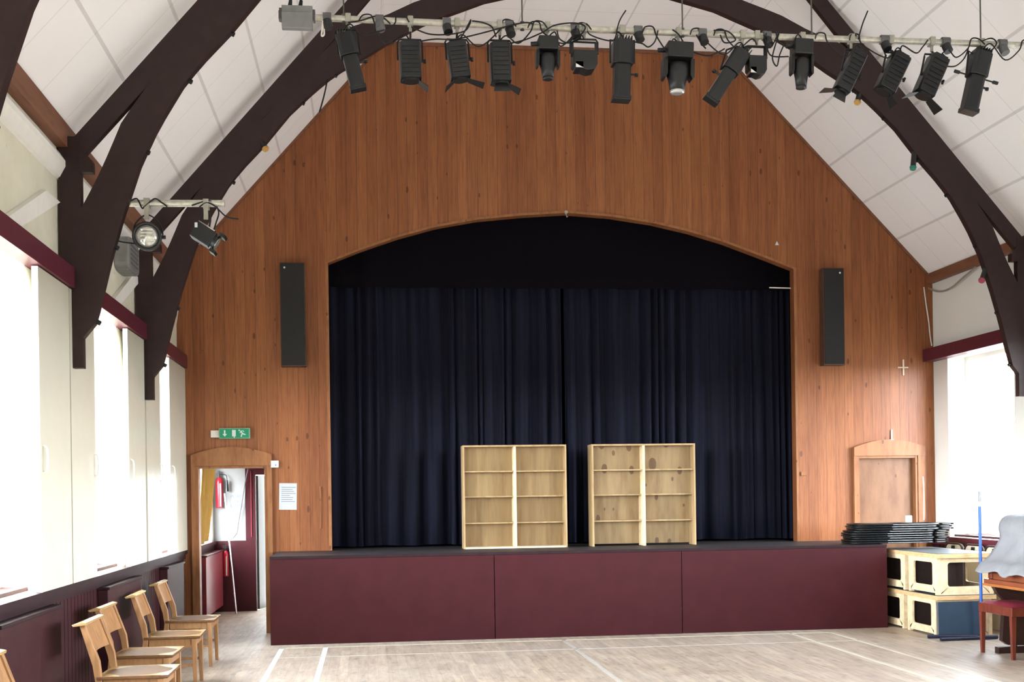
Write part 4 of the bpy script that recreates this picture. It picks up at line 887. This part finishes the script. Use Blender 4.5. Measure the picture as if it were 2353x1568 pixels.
# dust sheet: a draped strip over top and keyboard
prof = [(4.84, 1.05), (4.83, 1.2), (4.80, 1.29), (4.6, 1.318), (4.2, 1.315), (4.06, 1.30), (3.99, 1.24), (3.965, 1.16), (3.975, 1.09), (3.93, .99), (3.86, .90), (3.80, .86), (3.75, .80), (3.742, .775)]
prof = spl([(x, 0, z) for x, z in prof], 3); m = MB(); K = 26; vv = []
for j in range(K+1):
    y = PY1+.02-(1.42)*j/K
    for i, p in enumerate(prof):
        wv = math.sin(j*1.1+i*.35)*.008+math.sin(j*.45-i*.2)*.012
        u = i/len(prof); dz = -.015*math.sin(j*.8)*u*u-(.03 if (7 < j < 11 and i > len(prof)-6) else 0)*1.0
        vv.append((p.x-.012+wv*.8, y+.012*math.sin(i*.5), p.z+.012+abs(wv)*.6+dz*(.6)))
w_ = len(prof)
m.add(vv, [(j*w_+i, j*w_+i+1, (j+1)*w_+i+1, (j+1)*w_+i) for j in range(K) for i in range(w_-1)], True)
o = m.build('dust_sheet', M['cloth']); so = o.modifiers.new('cloth', 'SOLIDIFY'); so.thickness = .006; tag(o, 'grey dust sheet draped over the piano', 'sheet')
# a padded hump under the sheet: music desk
MB().prism([(4.42, .86), (4.42, 1.27), (4.10, 1.27), (4.02, 1.2), (4.0, 1.1), (3.98, .95), (3.95, .84)], 'y', PY0+.02, PY1-.01).build('music_desk', M['piano'], t, world=True)
t = root('piano_stool', (3.97, -2.18, 0), 'mahogany piano stool with red padded seat in front of the piano', 'stool')
MB().box(-.19, .19, -.30, .30, .40, .485).build('seat_frame', M['stool'], t, bevel=.006)
m = MB(); vv = []
for i in range(9):
    for j in range(9):
        u, v_ = i/8, j/8; e = min(1, min(u, 1-u, v_, 1-v_)*5); vv.append((-.195+.39*u, -.305+.61*v_, .486+.03*math.sqrt(max(0, e))))
m.add(vv, [(i*9+j, (i+1)*9+j, (i+1)*9+j+1, i*9+j+1) for i in range(8) for j in range(8)], True); m.build('cushion', M['red'], t)
for sx in (-1, 1):
    for sy in (-1, 1):
        m = MB(); vv = [(sx*.165+dx*k, sy*.272+dy*k, z_) for z_, k in ((.40, .024), (0, .016)) for dx, dy in ((-1,-1),(1,-1),(1,1),(-1,1))]
        m.add(vv, [(3,2,1,0),(4,5,6,7),(0,1,5,4),(1,2,6,5),(2,3,7,6),(3,0,4,7)]); m.build('leg', M['stool'], t, bevel=.003)
# ------------------------------------------------------------------ corridor beyond the left doorway
m = MB().box(-4.62, -4.27, Y1, 2.0, 0, 2.9).box(-4.62, -4.27, 4.1, 5.6, 0, 2.9).box(-4.62, -4.27, 2.0, 4.1, 0, 1.0).box(-4.62, -4.27, 2.0, 4.1, 2.25, 2.9)
struct('wall_corridor_left', m, M['white'])
struct('ceiling_corridor', MB().box(-4.62, -3.28, Y1, 5.7, 2.9, 3.0), M['white'])
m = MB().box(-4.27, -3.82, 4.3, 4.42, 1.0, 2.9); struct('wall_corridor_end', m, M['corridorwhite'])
struct('baseboard_corridor', MB().box(-4.27, -3.682, 4.285, 4.42, 0, 1.0), M['burg'])
struct('wall_corridor_right', MB().box(-3.32, -3.27, Y1+.01, 5.6, 0, 2.9), M['white'])
struct('trim_10', MB().box(-4.27, -4.225, Y1, 4.28, .95, 1.0).box(-4.27, -4.255, Y1, 4.28, 0, .95), M['burg'])
w = struct('window_13', MB().box(-4.56, -4.52, 2.0, 2.06, 1.0, 2.25).box(-4.56, -4.52, 4.04, 4.1, 1.0, 2.25).box(-4.56, -4.52, 2.06, 4.04, 1.0, 1.06).box(-4.56, -4.52, 2.06, 4.04, 2.19, 2.25), M['white'])
MB().box(-4.543, -4.537, 2.06, 4.04, 1.06, 2.19).build('window_pane', M['glass'], w)
# door frame and half open grey door to the yard
d = struct('door_3', MB().box(-3.82, -3.68, 4.28, 4.44, 1.0, 2.9).box(-3.682, -3.32, 4.28, 4.44, 1.93, 2.9).box(-3.385, -3.32, 4.28, 4.44, 0, 1.93), M['burg'])
MB().box(-3.745, -3.735, 4.268, 4.28, 1.05, 1.98).build('bead', M['pinkcover'], d)
m = MB(); m.M = Matrix.Translation((-3.675, 4.45, 0)) @ Matrix.Rotation(math.radians(78), 4, 'Z'); m.box(0, .72, -.02, .02, .01, 1.92); m.build('door_leaf', M['doorgrey'], d)
struct('wall_yard', MB().box(-4.6, -2.0, 8.2, 8.3, -.0, 3.2), M['yard'])
# curtains by the corridor window
def drape(name, pts0, pts1, mt, label, n_=14, amp=.02):
    m = MB(); K = 14; vv = []
    for k in range(K+1):
        f = k/K; A = Vector(pts0[0]).lerp(Vector(pts0[1]), 0); 
        for i in range(n_+1):
            u = i/n_; top = Vector(pts0[0]).lerp(Vector(pts0[1]), u); bot = Vector(pts1[0]).lerp(Vector(pts1[1]), u)
            p = top.lerp(bot, f**1.5 if name == 'yellow_curtain' else f); s_ = math.sin(u*5.5*PI)
            vv.append((p.x+amp*s_, p.y, top.z+(bot.z-top.z)*f))
    w = n_+1; m.add(vv, [(k*w+i, k*w+i+1, (k+1)*w+i+1, (k+1)*w+i) for k in range(K) for i in range(n_)], True)
    o = m.build(name, mt); so = o.modifiers.new('cloth', 'SOLIDIFY'); so.thickness = .004; tag(o, label, 'curtain')
drape('yellow_curtain', ((-4.19, 2.72, 2.25), (-4.19, 4.0, 2.25)), ((-4.20, 2.1, 1.0), (-4.20, 3.2, 1.06)), M['yellow'], 'yellow curtain swept aside at the corridor window', 44, .028)
drape('blue_curtain', ((-4.21, 2.05, 2.2), (-4.21, 2.68, 2.2)), ((-4.22, 1.85, 1.08), (-4.22, 2.05, 1.08)), M['blueclo'], 'pale blue curtain beside the yellow one', 30, .02)
t = root('corridor_heater', (-4.27, 4.0, 0), 'pinkish red heater cover below the corridor window', 'heater cover')
MB().box(.02, .135, -1.5, .2, .1, .86).build('casing', M['pinkcover'], t, bevel=.006); MB().box(.02, .15, -1.51, .21, .86, .88).build('top_board', M['burg'], t)
def ext(loc, sc, label, horn):
    t = root('fire_extinguisher', loc, label, 'fire extinguisher')
    m = MB(); m.lathe([(.001, 0), (.046*sc, .0), (.05*sc, .012), (.05*sc, .36*sc), (.04*sc, .41*sc), (.02*sc, .43*sc)], 20); cy = m.build('cylinder', M['redpaint'], t)
    MB().box(.012*sc, .03*sc, -.052*sc, -.046*sc, .02, .34*sc).build('label_strip', M['signwhite'], cy)
    MB().cyl((0, 0, .43*sc), (0, 0, .46*sc), .016*sc, 8).cyl((0, 0, .46*sc), (0, 0, .52*sc), .014*sc, 8).box(-.05*sc, .02, -.01, .01, .50*sc, .51*sc).box(-.045*sc, .02, -.01, .01, .475*sc, .485*sc).build('valve', M['black'], t)
    if horn:
        ho = MB().tube(spl([(.01, 0, .465), (.05, 0, .47), (.09, 0, .46), (.105, 0, .42), (.105, 0, .39)], 5), .006).build('hose', M['black'], t)
        MB().cyl((.105, 0, .39), (.105, 0, .23), .014, 10, .026).build('horn', M['black'], ho)
    return t
ext((-4.172, 4.235, 1.47), 1, 'tall red fire extinguisher with black horn on the corridor wall', True)
ext((-4.10, 4.22, .50), .85, 'smaller red fire extinguisher low on the corridor wall', False)
t = root('pole_tool', (-3.86, 3.85, 0), 'long pale window pole leaning in the corridor corner', 'pole')
a, b = at(543, 1408, 3.83)-Vector((-3.86, 3.85, 0)), at(516, 1135, 4.2)-Vector((-3.86, 3.85, 0)); a.z = .012
MB().cyl(a, a.lerp(b, .62), .014, 10).build('lower_tube', M['chrome'], t); MB().cyl(a.lerp(b, .62), b, .010, 10).build('upper_tube', M['white'], t); q = a.lerp(b, .62); MB().cyl(q-Vector((.05, 0, 0)), q+Vector((.05, 0, .005)), .01, 8).build('clamp', M['clamp'], t)
cab('cable', [at(x, y, 4.25) for x, y in ((570, 1078), (563, 1110), (556, 1155), (548, 1200), (544, 1225), (532, 1240))], .008, M['socket'], 'grey cable looping down the corridor wall')
# faded sign on the corridor end wall
t = root('paper_sign', (-3.94, 4.299, 1.44), 'faded paper sign with illegible capitals on the corridor wall', 'sign')
MB().box(-.13, .115, -.004, -.0, .0, .24).build('sheet', M['corridorwhite'], t)
def text(s_, x, z, size, y, mt, par, name):
    cu = bpy.data.curves.new(name, 'FONT'); cu.body = s_; cu.size = size; cu.extrude = .0008; ob = bpy.data.objects.new(name, cu); C.objects.link(ob)
    ob.rotation_euler = (PI/2, 0, 0); dg = bpy.context.evaluated_depsgraph_get(); me = bpy.data.meshes.new_from_object(ob.evaluated_get(dg)); bpy.data.objects.remove(ob)
    o = bpy.data.objects.new(name, me); C.objects.link(o); me.materials.append(mt); o.parent = par; o.location = (x, y, z); o.rotation_euler = (PI/2, 0, 0); return o
text('PL AS', -.09, .165, .065, -.006, M['ink'], t, 'lettering'); text('NO', -.02, .10, .055, -.006, M['ink'], t, 'lettering'); text('L TEN', -.09, .03, .065, -.006, M['ink'], t, 'lettering')
